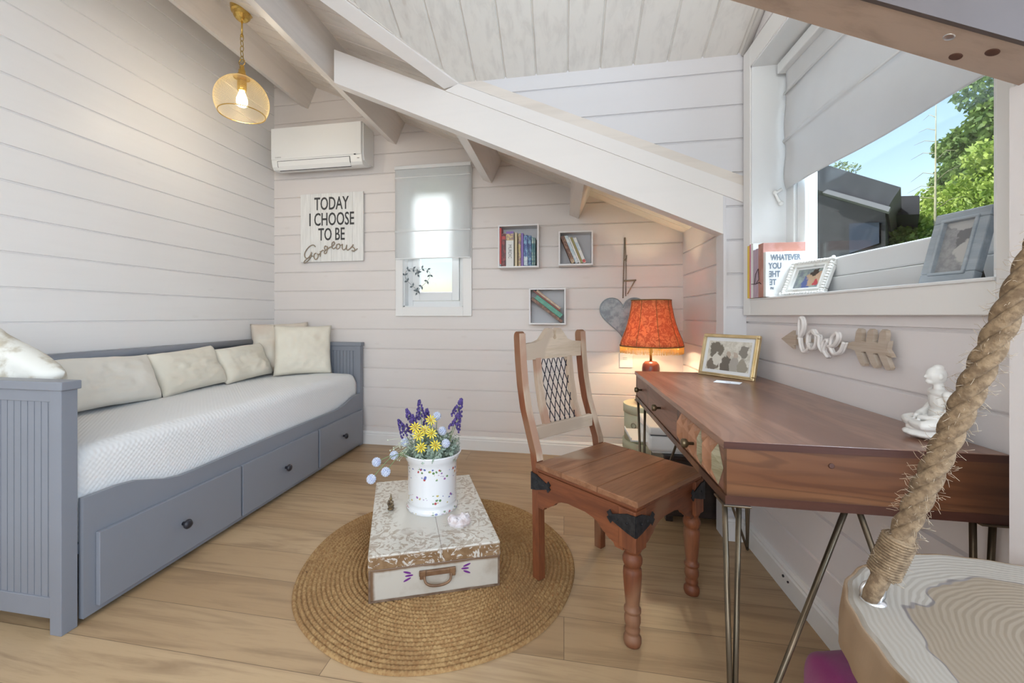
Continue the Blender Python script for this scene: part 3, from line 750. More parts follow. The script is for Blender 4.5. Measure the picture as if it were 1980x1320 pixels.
# heart wreath at the back window
hw = thing('heart_wreath', 'small heart-shaped wreath of dark leaves hanging in the back window', 'wreath', (-1.149, 3.178, 1.45))
def heart(t, s_): return (16 * math.sin(t) ** 3 * s_, (13 * math.cos(t) - 5 * math.cos(2 * t) - 2 * math.cos(3 * t) - math.cos(4 * t)) * s_)
hs = .105 / 16; hc = (-1.149, 1.345)
pts = [(hc[0] + heart(2 * PI * k / 48, hs)[0], 3.178, hc[1] + heart(2 * PI * k / 48, hs)[1]) for k in range(48)]
MB().tube(pts, .0013, 5, closed=True).build('wire_hoop', mat('dark_wire', (.12, .11, .11), rough=.6), hw)
mb = MB()
for k in range(0, 48, 3):
    p = Vector(pts[k]); t_ = (Vector(pts[(k + 1) % 48]) - Vector(pts[k - 1])).normalized()
    for sgn in (-1, 1):
        n_ = Vector((t_.z, 0, -t_.x)) * sgn
        d = (t_ * .55 + n_ * .8).normalized(); l = .030; q = d.cross(Vector((0, 1, 0))) * .0085
        mb.add([p, p + d * l * .45 + q + Vector((0, -.002, 0)), p + d * l, p + d * l * .45 - q + Vector((0, -.002, 0)), p + Vector((0, .0012, 0)), p + d * l + Vector((0, .0012, 0))], [(0, 1, 2, 3), (4, 3, 5, 1)])
lv = mb.build('leaf', mat('dark_leaf', (.10, .13, .15), (.16, .19, .20), ns=40, rough=.6), hw, recalc=False); lv['kind'] = 'stuff'
MB().tube([(-1.149, 3.178, 1.40), (-1.149, 3.172, 1.50)], .0012, 5).build('string', mat('white_string', (.7, .7, .68)), hw)

# cube shelves
M_shelf = mat('white_laminate', (.80, .79, .80), rough=.4)
M_shelf_in = mat('grey_laminate', (.55, .55, .57), rough=.5)
def cube_shelf(label, x0, x1, z0, z1, dep=.12):
    t = thing('cube_shelf', label, 'shelf', ((x0 + x1) / 2, YB, z0), 0, 'white box shelves on the back wall'); y1 = YB - .001; y0 = y1 - dep; k = .011
    MB().bbox(x0, x1, y0, y1, z0, z0 + k, .001).bbox(x0, x1, y0, y1, z1 - k, z1, .001).bbox(x0, x0 + k, y0, y1, z0 + k, z1 - k, .001).bbox(x1 - k, x1, y0, y1, z0 + k, z1 - k, .001).build('shelf_box', M_shelf, t)
    MB().box(x0 + k, x1 - k, y1 - .006, y1, z0 + k, z1 - k).build('back_board', M_shelf_in, t)
cube_shelf('white box shelf under the purlin, packed with upright books', -.484, -.182, 1.404, 1.722)
cube_shelf('smaller white box shelf on the right with tilted books', -.038, .205, 1.412, 1.660)
cube_shelf('white box shelf lowest of the three, holding books lying slanted', -.253, .013, .983, 1.249)
def book(label, cover, t_, dep, h, loc, rot=(0, 0, 0), group=None, title=None, band=None, name='book', face=None, soft=False):
    """local: spine faces -y, thickness along +x from 0, height along +z"""
    o = bpy.data.objects.new(name, None); COL.objects.link(o); o.empty_display_size = .03
    o.location = loc; o.rotation_euler = rot; o['label'] = label; o['category'] = 'book'
    if group: o['group'] = group
    from mathutils import Euler
    W[o] = Matrix.Translation(loc) @ Euler(rot).to_matrix().to_4x4()
    k = .0022 if t_ > .012 else .0012
    mb = MB().bbox(0, k, 0, dep, 0, h, .0006).bbox(t_ - k, t_, 0, dep, 0, h, .0006).bbox(k * .5, t_ - k * .5, -.001, k, 0, h, .0008)
    mb.build('book_cover', cover, o, world=False)
    MB().box(k, t_ - k, k, dep - .004, .003, h - .003).build('page_block', M_paper, o, world=False)
    if band:
        for z0, z1, bm_ in band: MB().box(.0015, t_ - .0015, -.0018, -.0008, z0 * h, z1 * h).build('spine_band', bm_, o, world=False)
    if title:
        MB().text(title[0], title[1], .0004, F((t_ / 2, -.0016, h * title[3]), (0, 0, -1), (1, 0, 0)), title[2]).build('spine_title', title[4], o, world=False)
    return o
bc = lambda n, a, b_=None, ns=50: mat('book_' + n, a, b_, ns=ns, rough=.45, lo=.45, hi=.6)
GB = 'books in the shelf of upright books'
y0s = YB - .118
C_red, C_maroon, C_white = bc('red', (.52, .07, .07)), bc('maroon', (.10, .03, .035), (.28, .06, .06)), bc('white', (.75, .75, .73))
C_gold, C_purple, C_blue, C_navy, C_teal = bc('gold', (.62, .50, .24), (.30, .18, .22)), bc('purple', (.24, .14, .42)), bc('blue', (.05, .09, .30), (.25, .45, .62)), bc('navy', (.04, .07, .20), (.20, .38, .55)), bc('teal', (.05, .20, .24), (.45, .55, .50))
C_cream, C_green, C_olive, C_brown = bc('cream', (.62, .52, .34)), bc('green', (.08, .30, .22), (.12, .38, .28)), bc('olive', (.30, .27, .10)), bc('brown', (.14, .06, .04), (.30, .17, .10), 70)
C_lblue, C_rose, C_lilac, C_yellow, C_pink = bc('light_blue', (.45, .58, .66), (.70, .75, .77)), bc('rose_copper', (.42, .19, .14), (.50, .26, .22), 12), bc('lilac', (.45, .34, .42)), bc('yellow', (.75, .52, .05)), bc('pink', (.60, .12, .25))
zb = 1.4152
row = [('thin red book, leftmost in the upright row', C_red, .014, .287, None, [(0, .06, C_teal)]), ('black and maroon book beside the thin red one', C_maroon, .030, .243, None, [(.82, .92, C_red)]),
       ('thick white and violet book with large spine lettering', C_white, .058, .258, ('MURDIC', .034, .8, .42, bc('grey_letters', (.12, .12, .12))), [(.74, .93, C_gold), (.93, 1.0, C_purple)]),
       ('cream yellow book right of the thick white one', C_cream, .018, .247, None, None), ('mottled gold book in the middle of the row', C_gold, .018, .240, None, None),
       ('plain purple book in the upright row', C_purple, .017, .242, None, None), ('dark blue book with light pattern near the right', C_blue, .030, .226, None, [(.02, .3, C_lblue)]), ('blue book next to the teal ones', C_navy, .025, .222, None, None),
       ('slim teal book, second from the right end', C_teal, .012, .210, None, None), ('slim dark teal book at the right end of the row', bc('dark_teal', (.03, .12, .14), (.25, .35, .33)), .012, .206, None, None)]
x = -.4725
for lb, c_, t_, h_, ti, bd_ in row:
    book(lb, c_, t_, .10, h_, (x, y0s + (0 if t_ > .014 else .002), zb), (0, 0, 0), GB, ti, bd_); x += t_ + .0022 + (.012 if 'thick white' in lb else 0) * .5
GB2 = 'leaning books in the smaller shelf'
x = .055; th_ = R(22)
for lb, c_, t_, h_, bd_ in (('brown book with gold foot leaning at the left of the small shelf', C_brown, .026, .212, [(.0, .14, C_gold)]), ('pale blue book leaning second in the small shelf', C_lblue, .022, .214, None), ('white book leaning in the middle of the small shelf', C_white, .011, .205, None),
                    ('olive book leaning fourth in the small shelf', C_olive, .014, .203, None), ('white book with blue lettering leaning last at the right', C_white, .022, .196, [(.50, .95, C_lblue), (.03, .14, C_red)])):
    book(lb, c_, t_, .10, h_, (x, y0s, 1.4235), (0, -th_, 0), GB2, None, bd_); x += (t_ + .0010) / math.cos(th_)
MB_ = None
th_ = R(52); u_ = Vector((math.cos(th_), 0, math.sin(th_))); v_ = Vector((-math.sin(th_), 0, math.cos(th_)))
px_, pz_ = -.020, .9945; acc = 0
for i, (lb, c_, t_, h_, sl2) in enumerate((('brown patterned book lowest of the slanted pile', C_brown, .022, .278, 0), ('thick green book in the slanted pile', C_green, .034, .235, .028), ('thin dark red book above the green one', bc('dark_red', (.22, .05, .04)), .010, .245, .058), ('cream and tan book on top of the slanted pile', bc('tan', (.45, .30, .20), (.60, .50, .40), 30), .017, .215, .070))):
    P = Vector((px_, 0, pz_)) + u_ * acc + v_ * sl2
    book(lb, c_, t_, .10, h_, (P.x, y0s, P.z), (0, -th_, 0), 'slanted books in the lowest box shelf'); acc += t_ + .0012

# metal heart on cord
hm = thing('metal_heart', 'galvanised metal heart on a cord, partly behind the lamp shade', 'wall decoration', (.424, 3.2, .88))
hs = .163 / 16
pl = [(heart(2 * PI * k / 64, hs)[0], heart(2 * PI * k / 64, hs)[1] * 1.02) for k in range(64)]
mb = MB().prism(pl, 0, .012, F((.424, 3.192, 1.054), (1, 0, 0), (0, 0, 1)))
mb.build('heart_plate', mat('galvanised_zinc', (.25, .29, .32), (.40, .45, .48), ns=28, rough=.6, metal=.35), hm)
pts = [(.424 + a * 1.0, 3.180, 1.054 + b_) for a, b_ in pl]
MB().tube(pts, .004, 6, closed=True).build('rolled_rim', mat('zinc_rim', (.33, .37, .40), rough=.4, metal=.7), hm)
M_cord = mat('jute_cord', (.30, .24, .18), (.20, .16, .12), ns=150, rough=.95)
MB().tube([(.424, 3.178, 1.175), (.430, 3.185, 1.40), (.437, 3.192, 1.62)], .004, 6).tube([(.444, 3.180, 1.19), (.447, 3.185, 1.40), (.441, 3.190, 1.62)], .003, 6).tube([(.437, 3.188, 1.45), (.452, 3.18, 1.49), (.446, 3.18, 1.44)], .003, 6).build('hanging_cord', M_cord, hm)
MB().tube([(.430, 3.176, 1.302), (.515, 3.170, 1.305)], .006, 6).tube([(.505, 3.172, 1.300), (.455, 3.178, 1.205)], .004, 6).build('metal_bow', mat('old_brass', (.35, .29, .20), rough=.5, metal=.5), hm)

# socket plate
so = thing('wall_socket', 'white double socket plate on the back wall behind the lamp', 'socket', (.45, 3.2, .67))
MB().bbox(.402, .494, 3.190, 3.1995, .668, .772, .003).build('socket_plate', M_white, so)
MB().box(.425, .455, 3.189, 3.1903, .726, .729).box(.425, .455, 3.189, 3.1903, .738, .741).build('socket_slot', mat('slot_grey', (.35, .34, .32)), so)

# ------------------------------------------------------------------ alcove: hat boxes, lamp, printer, chest
M_hat = mat('pale_hatbox_paper', (.58, .58, .42), (.62, .50, .36), ns=14, lo=.55, hi=.7, rough=.7)
HB = 'hat boxes in the alcove'
for lb, z0, z1, r_, cx_, cy_ in (('pale green round hat box at the bottom of the stack, on the floor', 0, .235, .185, .570, 2.90), ('pale green round hat box on top of the stack, under the lamp', .236, .470, .170, .560, 2.90)):
    hb = thing('hat_box', lb, 'box', (cx_, cy_, z0), 0, HB)
    MB().lathe([(r_ - .006, z0), (r_ - .006, z1 - .05)], 48, Matrix.Translation((cx_, cy_, 0))).build('box_body', M_hat, hb)
    MB().lathe([(r_, z1 - .055), (r_, z1 - .003), (r_ - .003, z1)], 48, Matrix.Translation((cx_, cy_, 0))).build('box_lid', M_hat, hb)
    MB().tube([(cx_ - r_ * .72, cy_ - r_ * .69, z0 + .11 + .016 * math.sin(a)) if False else (cx_ - (r_ + .001) * math.cos(.75 + .10 * math.cos(a)), cy_ - (r_ + .001) * math.sin(.75 + .10 * math.cos(a)), z0 + .11 + .016 * math.sin(a)) for a in [2 * PI * k / 16 for k in range(16)]], .003, 6, closed=True).build('ring_pull', mat('old_brass', (.35, .29, .20)), hb)
LX, LY = .563, 2.90
M_bulb, _nt, _b = newmat('lit_bulb_glass')   # clear glass envelope around the glowing filament
_e = node(_nt, 'ShaderNodeEmission', {'Color': (1, .70, .38, 1), 'Strength': 5}); _t = node(_nt, 'ShaderNodeBsdfTransparent')
_m = node(_nt, 'ShaderNodeMixShader', {0: .35}); _nt.links.new(_t.outputs[0], _m.inputs[1]); _nt.links.new(_e.outputs[0], _m.inputs[2]); _nt.links.new(_m.outputs[0], _nt.nodes['Material Output'].inputs[0])
lamp = thing('table_lamp', 'table lamp with glowing orange fringed bell shade on a dark wooden base', 'lamp', (LX, LY, .4705))
T = Matrix.Translation((LX, LY, 0))
MB().lathe([(.075, .4705), (.078, .480), (.070, .492), (.050, .505), (.046, .54), (.052, .60), (.055, .66), (.055, .705), (.050, .730), (.036, .746), (.012, .750)], 32, T).build('lamp_base', wood('dark_rosewood', (.10, .028, .020), (.16, .05, .03), 2, rough=.3), lamp)
MB().lathe([(.008, .748), (.008, .80), (.012, .805), (.012, .86), (.008, .865)], 16, T).build('lamp_neck', M_brass, lamp)
m, nt, b = newmat('orange_lampshade'); f = noisef(nt, coords(nt), 38, 5, .7, 1.2)
colr = mixc(nt, ramp(nt, f, .46, .56), (.60, .15, .06), (.80, .30, .12))
nt.links.new(colr, b.inputs['Base Color']); b.inputs['Roughness'].default_value = .8
tr = node(nt, 'ShaderNodeBsdfTranslucent'); nt.links.new(colr, tr.inputs[0])
mx = node(nt, 'ShaderNodeMixShader', {0: .22}); nt.links.new(b.outputs[0], mx.inputs[1]); nt.links.new(tr.outputs[0], mx.inputs[2]); nt.links.new(mx.outputs[0], nt.nodes['Material Output'].inputs[0])
M_shade = m
LSC = 1.04
prof = [(r_ * LSC, z) for r_, z in [(.193, .850), (.190, .868), (.178, .905), (.162, .945), (.148, .990), (.136, 1.040), (.128, 1.085), (.122, 1.120), (.121, 1.150)]]
nseg = 96; vs = []
def shr(r_, k): return r_ * (1 - .035 * abs(math.sin(4.5 * 2 * PI * k / nseg + .5)) ** .7 + .0)
for s_ in (0, .0012):
    for r_, z in prof:
        for k in range(nseg): vs.append(((shr(r_, k) - s_) * math.cos(2 * PI * k / nseg), (shr(r_, k) - s_) * math.sin(2 * PI * k / nseg), z))
n = nseg; L_ = len(prof); fs = []
for i in range(L_ - 1):
    for k in range(n):
        q = (i * n + k, i * n + (k + 1) % n, (i + 1) * n + (k + 1) % n, (i + 1) * n + k); fs.append(q); fs.append(tuple(L_ * n + a for a in reversed(q)))
for i in (0, L_ - 1):
    for k in range(n): fs.append((i * n + k, i * n + (k + 1) % n, L_ * n + i * n + (k + 1) % n, L_ * n + i * n + k))
sh = MB().add(vs, fs, T, True).build('lamp_shade', M_shade, lamp)
M_gimp = mat('dark_gimp', (.20, .12, .04), ns=90, rough=.8)
for zz, rr_ in ((.850, .1935 * LSC), (1.150, .1215 * LSC)): MB().tube([(LX + shr(rr_, k) * math.cos(2 * PI * k / nseg), LY + shr(rr_, k) * math.sin(2 * PI * k / nseg), zz) for k in range(nseg)], .0035, 6, closed=True).build('shade_trim', M_gimp, sh)
mb = MB()
for j in range(9):
    k = j * nseg / 9 + nseg * .5 * (PI - .5) / (4.5 * PI) / 1 * 0 + (PI - .5) / (4.5 * 2 * PI) * nseg
    a = 2 * PI * k / nseg
    mb.tube([(LX + shr(r_, k) * 1.002 * math.cos(a), LY + shr(r_, k) * 1.002 * math.sin(a), z) for r_, z in prof], .0014, 5)
mb.build('shade_seam', M_gimp, sh)
mb = MB(); rr2 = random.Random(3)
for k in range(300):
    a = 2 * PI * k / 300; rr_ = shr(.1925 * LSC, k * nseg / 300); l = .040 + rr2.random() * .008; j = (rr2.random() - .5) * .006
    c_, s_ = math.cos(a), math.sin(a)
    mb.tube([(LX + rr_ * c_, LY + rr_ * s_, .849), (LX + rr_ * c_ - s_ * j, LY + rr_ * s_ + c_ * j, .849 - l)], .0013, 4)
fr = mb.build('fringe', cloth('gold_fringe', (.85, .60, .20), (.78, .52, .15), transl=.5), lamp); fr['kind'] = 'stuff'
MB().lathe([(.010, .865), (.014, .88), (.026, .91), (.030, .935), (.024, .96), (.006, .975)], 20, T).build('light_bulb', M_bulb, lamp)
light('table_lamp_light', 'POINT', (LX, LY, .935), 9.0, (1, .82, .50), radius=.018)
# dark chest
ch = thing('chest', 'low dark wooden chest in the alcove carrying the white printer', 'chest', (.62, 2.42, 0))
M_dkw = wood('ebonised_wood', (.018, .012, .010), (.035, .022, .018), 0, rough=.35)
MB().bbox(.505, .832, 2.255, 2.60, .03, .318, .006).build('chest_body', M_dkw, ch)
MB().bbox(.498, .836, 2.247, 2.606, .318, .338, .006).build('chest_lid', M_dkw, ch)
for x in (.512, .79):
    for y in (2.262, 2.56): MB().bbox(x, x + .035, y, y + .035, 0, .03, .003).build('chest_foot', M_dkw, ch)
MB().tube([(.56 + .02 * math.cos(PI * k / 8), 2.238, .20 + .0 - .02 * math.sin(PI * k / 8)) for k in range(9)], .003, 6).build('ring_handle', M_dark, ch)
pn = thing('printer', 'white inkjet printer on the dark chest under the desk', 'printer', (.60, 2.42, .3385))
MB().bbox(.430, .800, 2.26, 2.58, .352, .432, .014).bbox(.45, .78, 2.28, 2.56, .3385, .353, .003).build('printer_body', M_white, pn)
MB().bbox(.427, .803, 2.256, 2.584, .436, .476, .012).build('scanner_lid', M_white, pn)
MB().box(.44, .79, 2.27, 2.57, .430, .438).build('lid_gap', M_dark, pn)
MB().bbox(.345, .436, 2.30, 2.54, .385, .394, .003).bbox(.345, .352, 2.30, 2.54, .385, .406, .002).build('paper_tray', M_white, pn)

# ------------------------------------------------------------------ desk
DX0, DX1, DY0, DY1, DZ = .335, .834, .958, 2.085, .785
M_desk = figured('sheesham_top', (.23, .105, .062), (.32, .165, .105), (.11, .044, .027), (.46, .36, .30), 1, .30, .25)
M_deskx = figured('sheesham_end', (.180, .080, .034), (.115, .043, .018), (.034, .011, .006), (.20, .11, .06), 0, .33, 0)
M_desky = figured('sheesham_front', (.23, .105, .068), (.16, .068, .043), (.09, .036, .022), (.28, .155, .105), 1, .4, 0)
M_lip = wood('dark_end_grain', (.045, .014, .009), (.075, .026, .016), 0, 1, rough=.35)
M_carve = wood('carved_wood', (.42, .21, .12), (.30, .14, .075), 2, .7, rough=.5)
M_carve2 = mat('pale_olive_facet', (.22, .19, .11), (.30, .26, .17), scale=(4, 4, 40), rough=.5)
dk = thing('writing_desk', 'reddish hardwood desk on metal hairpin legs with three front drawers', 'desk', (.585, 1.52, 0))
MB().bbox(DX0 - .003, DX1, DY0 - .002, DY1, DZ - .016, DZ, .0015).build('desktop', M_desk, dk)
zb0, zb1 = .652, DZ - .016
MB().box(DX0 - .0035, DX1, DY0 - .0028, DY0 - .0018, DZ - .0155, DZ - .0008).build('top_lipping', M_lip, dk)
MB().box(DX0, DX1, DY0 - .0006, DY0, zb0, zb0 + .018).build('bottom_lipping', M_lip, dk)
mb = MB().box(DX0, DX1, DY0, DY1, zb0, zb0 + .018)
mb.box(DX0 + .003, DX1, DY0, DY0 + .018, zb0 + .018, zb1).box(DX0 + .003, DX1, DY1 - .018, DY1, zb0 + .018, zb1).box(DX1 - .014, DX1, DY0 + .018, DY1 - .018, zb0 + .018, zb1)
ys = [DY0 + .018, 1.335, 1.353, 1.800, 1.818, DY1 - .018]
for a in (1.335, 1.800): mb.box(DX0 + .004, DX1 - .014, a, a + .018, zb0 + .018, zb1)
mb.build('desk_carcass', M_deskx, dk)
MB().lathe([(.0055, 0), (.0055, .0012), (.004, .002)], 16, F((.533, DY0 - .0002, .745), (1, 0, 0), (0, 0, 1))).build('wood_knot', mat('knot', (.07, .025, .015), rough=.6), dk)
kn = [(.004, 0), (.004, .012), (.008, .015), (.0115, .018), (.0115, .027), (.009, .030), (.003, .031)]
M_bronze = mat('dark_bronze', (.11, .085, .05), (.16, .12, .07), ns=60, rough=.35, metal=.8)
for i, (a, b_) in enumerate(((ys[4], ys[5]), (ys[2], ys[3]), (ys[0], ys[1]))):
    dr = MB().box(DX0 + .004, DX0 + .018, a + .0015, b_ - .0015, zb0 + .0195, zb1 - .0015).build('drawer', M_desky, dk)
    yc = (a + b_) / 2; z_ = (zb0 + .018 + zb1) / 2
    x0_ = DX0 + .004 - (.010 if i == 2 else 0)
    MB().lathe(kn, 18, F((x0_, yc, z_), (0, -1, 0), (0, 0, 1))).build('drawer_knob', M_bronze, dr)
    if i == 2:   # faceted diamonds
        rr3 = random.Random(5); nA = 6; wA = (b_ - a - .006) / nA; h0, h1 = zb0 + .021, zb1 - .003; hm_ = (h0 + h1) / 2
        for k in range(nA):
            ya = a + .003 + k * wA; yb = ya + wA; ym = (ya + yb) / 2
            for half in range(2):
                quad = [(ym, h0), (yb, hm_), (ym, h1), (ya, hm_)] if half == 0 else [(yb, h0), (yb + wA / 2, hm_), (yb, h1), (ym + wA / 2 * 0 + yb - wA / 2, hm_)]
                if half == 1:
                    if k == nA - 1: continue
                    # small triangles above and below between diamonds
                    for tri in ([(ym, h0), (ym + wA, h0), (yb, hm_)], [(ym, h1), (yb, hm_), (ym + wA, h1)]):
                        cx_ = sum(p[0] for p in tri) / 3; cz_ = sum(p[1] for p in tri) / 3
                        V = [(DX0 + .0035, p[0], p[1]) for p in tri] + [(DX0 - .005, cx_, cz_)]
                        MB().add(V, [(0, 1, 3), (1, 2, 3), (2, 0, 3), (0, 1, 2)]).build('carved_facet', M_carve, dr)
                    continue
                dx_ = (rr3.random() - .5) * wA * .35
                V = [(DX0 + .0035, p[0], p[1]) for p in quad] + [(DX0 - .010, ym + dx_, h0 + (h1 - h0) * (.28 + .1 * rr3.random())), (DX0 - .010, ym + dx_, h0 + (h1 - h0) * (.68 + .1 * rr3.random()))]
                MB().add(V, [(0, 1, 4), (1, 2, 5), (1, 5, 4), (2, 3, 5), (3, 0, 4), (3, 4, 5), (3, 2, 1, 0)]).build('carved_facet', M_carve2 if k in (0, 2) else M_carve, dr)
M_leg = mat('bronzed_steel', (.10, .08, .055), (.16, .12, .08), scale=(1, 1, .2), ns=30, rough=.32, metal=.85)
xm = (DX0 + DX1) / 2
for sx, fx, tops in ((1, .362, (.342, .372)), (-1, .806, (.826, .796))):
    for fy, ty in ((.990, .982), (2.045, 2.052)):
        sg_ = -1 if fy < 1.5 else 1
        mb = MB()
        foot = Vector((fx, fy, .006))
        for tx, ty_ in ((tops[0], ty), (tops[1], ty - sg_ * .004), (xm - sx * .012, ty)):
            top = Vector((tx, ty_, zb0 - .003)); d = (foot - top).normalized()
            mb.tube([top, foot - d * .02, foot], .0056, 10)
        mb.ball(tuple(foot), .0062)
        mb.bbox(min(tops) - .012, max(tops) + .012, ty - .03, ty + .03, zb0 - .004, zb0, .001)
        mb.build('hairpin_leg', M_leg, dk)
# things on the desk
def picture_frame(name, label, BL, ang, wd, ht, th, bord, lean, m_fr, photo, matw=0, m_mat=None, strut=True, carve=None):
    """BL: bottom left front corner, ang: direction of the width in plan (degrees), lean in degrees"""
    t = bpy.data.objects.new(name, None); COL.objects.link(t); t.location = BL; t.rotation_euler = (0, 0, R(ang)); t['label'] = label; t['category'] = 'picture frame'; t.empty_display_size = .03
    W[t] = Matrix.Translation(BL) @ Matrix.Rotation(R(ang), 4, 'Z')
    L4 = Matrix.Rotation(-R(lean), 4, 'X')
    mb = MB()
    for q in ((0, wd, 0, bord), (0, wd, ht - bord, ht), (0, bord, bord, ht - bord), (wd - bord, wd, bord, ht - bord)):
        mb.bbox(q[0], q[1], 0, th, q[2], q[3], .003, L4)
    for q in ((bord - .006, wd - bord + .006, bord - .006, bord + .001), (bord - .006, wd - bord + .006, ht - bord - .001, ht - bord + .006), (bord - .006, bord + .001, bord, ht - bord), (wd - bord - .001, wd - bord + .006, bord, ht - bord)):
        mb.bbox(q[0], q[1], -.004, th * .6, q[2], q[3], .002, L4)
    if carve:
        rr_ = random.Random(2); P = 2 * (wd + ht); k = int(P / .011)
        for i in range(k):
            s_ = i * P / k
            if s_ < wd: c_ = (s_, .008)
            elif s_ < wd + ht: c_ = (wd - .008, s_ - wd)
            elif s_ < 2 * wd + ht: c_ = (s_ - wd - ht, ht - .008)
            else: c_ = (.008, s_ - 2 * wd - ht)
            p = L4 @ Vector((c_[0], -.001, c_[1])); mb.ball(tuple(p), .0062 + .002 * rr_.random(), 8, 5)
    mb.build('frame_border', m_fr, t, world=False)
    MB().box(bord - .002, wd - bord + .002, th * .45, th * .9, bord - .002, ht - bord + .002, L4).build('backing', mat('card_back', (.12, .10, .08)), t, world=False)
    if matw: MB().box(bord - .001, wd - bord + .001, th * .40, th * .45, bord - .001, ht - bord + .001, L4).build('mount', m_mat, t, world=False)
    q = bord + matw
    MB().box(q, wd - q, th * .34, th * .395, q, ht - q, L4).build('photo_print', photo, t, world=False)
    if strut:
        a = math.tan(R(lean)); top = ht * .72
        p0 = L4 @ Vector((wd * .5, th * .9, top)); sp_ = .35 * top
        MB().add([(wd * .5 - .012, p0.y, p0.z), (wd * .5 + .012, p0.y, p0.z), (wd * .5 + .02, p0.y + sp_ * .55, .0005), (wd * .5 - .02, p0.y + sp_ * .55, .0005), (wd * .5 - .012, p0.y + .003, p0.z), (wd * .5 + .012, p0.y + .003, p0.z), (wd * .5 + .02, p0.y + sp_ * .55 + .003, .0005), (wd * .5 - .02, p0.y + sp_ * .55 + .003, .0005)],
                 [(0, 1, 2, 3), (7, 6, 5, 4), (0, 4, 5, 1), (1, 5, 6, 2), (2, 6, 7, 3), (3, 7, 4, 0)]).build('easel_strut', mat('card_back', (.12, .10, .08)), t, world=False)
    return t
def photo_mat(name, blobs, bgc, bg2):
    """soft patches: blobs (x, z, rx, rz, colour) in object coordinates"""
    m, nt, b = newmat(name); tc = nt.nodes.new('ShaderNodeTexCoord'); b.inputs['Roughness'].default_value = .25
    vec = tc.outputs['Object']
    nz = noisef(nt, vec, 60, 4); col = mixc(nt, ramp(nt, nz, .35, .65), bgc, bg2)
    wob = node(nt, 'ShaderNodeTexNoise', {'Vector': vec, 'Scale': 45, 'Detail': 3})
    vv = node(nt, 'ShaderNodeVectorMath', {0: wob.outputs[1], 1: (.5, .5, .5)}, operation='SUBTRACT').outputs[0]
    vv = node(nt, 'ShaderNodeVectorMath', {0: vv, 1: (.034, .034, .034)}, operation='MULTIPLY').outputs[0]
    vec = node(nt, 'ShaderNodeVectorMath', {0: vec, 1: vv}, operation='ADD').outputs[0]
    sp_ = node(nt, 'ShaderNodeSeparateXYZ', {0: vec})
    for x, z, rx, rz, c_ in blobs:
        dx = mth(nt, 'DIVIDE', mth(nt, 'SUBTRACT', sp_.outputs[0], x), rx); dz_ = mth(nt, 'DIVIDE', mth(nt, 'SUBTRACT', sp_.outputs[2], z), rz)
        d2 = mth(nt, 'ADD', mth(nt, 'MULTIPLY', dx, dx), mth(nt, 'MULTIPLY', dz_, dz_))
        col = mixc(nt, mth(nt, 'SUBTRACT', 1.0, ramp(nt, d2, .8, 1.15)), col, c_)
    nt.links.new(col, b.inputs['Base Color']); return m
ph1 = photo_mat('sepia_photo', [(.06, .05, .030, .025, (.18, .15, .12)), (.07, .11, .035, .035, (.16, .14, .11)), (.075, .075, .018, .03, (.60, .57, .50)), (.12, .045, .022, .05, (.13, .11, .09)), (.128, .10, .011, .013, (.42, .34, .27)), (.155, .045, .020, .045, (.36, .33, .29)), (.158, .095, .010, .013, (.45, .37, .30)), (.19, .11, .02, .03, (.22, .20, .17)), (.19, .05, .02, .03, (.30, .27, .22))], (.66, .63, .56), (.50, .47, .40))
picture_frame('photo_frame', 'gold framed sepia photo standing on the far corner of the desk', (.596, 2.035, DZ + .0005), math.degrees(math.atan2(-.20, .15)), .250, .188, .016, .014, 14, mat('champagne_gold', (.68, .55, .33), (.55, .43, .24), ns=20, rough=.3, metal=.8), ph1, .016, mat('mount_card', (.70, .71, .72)), True)
pc = thing('paper_slip', 'small white paper slip lying on the desk before the gold frame', 'paper', (.635, 1.80, DZ))
M4 = Matrix.Translation((.637, 1.795, DZ + .0006)) @ Matrix.Rotation(R(-30), 4, 'Z')
MB().box(-.045, .045, -.03, .03, 0, .0006, M4).build('paper_sheet', mat('white_paper', (.82, .83, .86)), pc)
MB().box(-.005, .012, -.012, -.004, .0006, .0009, M4).build('printed_dot', mat('grey_print', (.45, .45, .45)), pc)

# ------------------------------------------------------------------ blob helper (voxel remeshed solids)
def blob(name, m, parent, shapes, voxel=.003, smooth_it=6):
    mb = MB()
    for s_ in shapes:
        if s_[0] == 'b': mb.ball(s_[1], s_[2], 16, 10, s_[3] if len(s_) > 3 else (1, 1, 1))
        elif s_[0] == 'e': mb.lathe([(max(1e-4, math.sin(PI * i / 10)), -math.cos(PI * i / 10)) for i in range(11)], 16, s_[1], caps=False)
        else:
            pts = sp(s_[1], 5); rs = s_[2]; n_ = len(pts); R_ = [rs[0] + (rs[1] - rs[0]) * i / (n_ - 1) for i in range(n_)] if isinstance(rs, tuple) else rs
            mb.tube(pts, R_, 10)
            mb.ball(tuple(pts[0]), R_[0] if isinstance(R_, list) else R_, 10, 6); mb.ball(tuple(pts[-1]), R_[-1] if isinstance(R_, list) else R_, 10, 6)
    o = mb.build(name, m, parent, world=False)
    md = o.modifiers.new('merge', 'REMESH'); md.mode = 'VOXEL'; md.voxel_size = voxel; md.use_smooth_shade = True
    ms = o.modifiers.new('soften', 'SMOOTH'); ms.iterations = smooth_it; ms.factor = .5
    return o
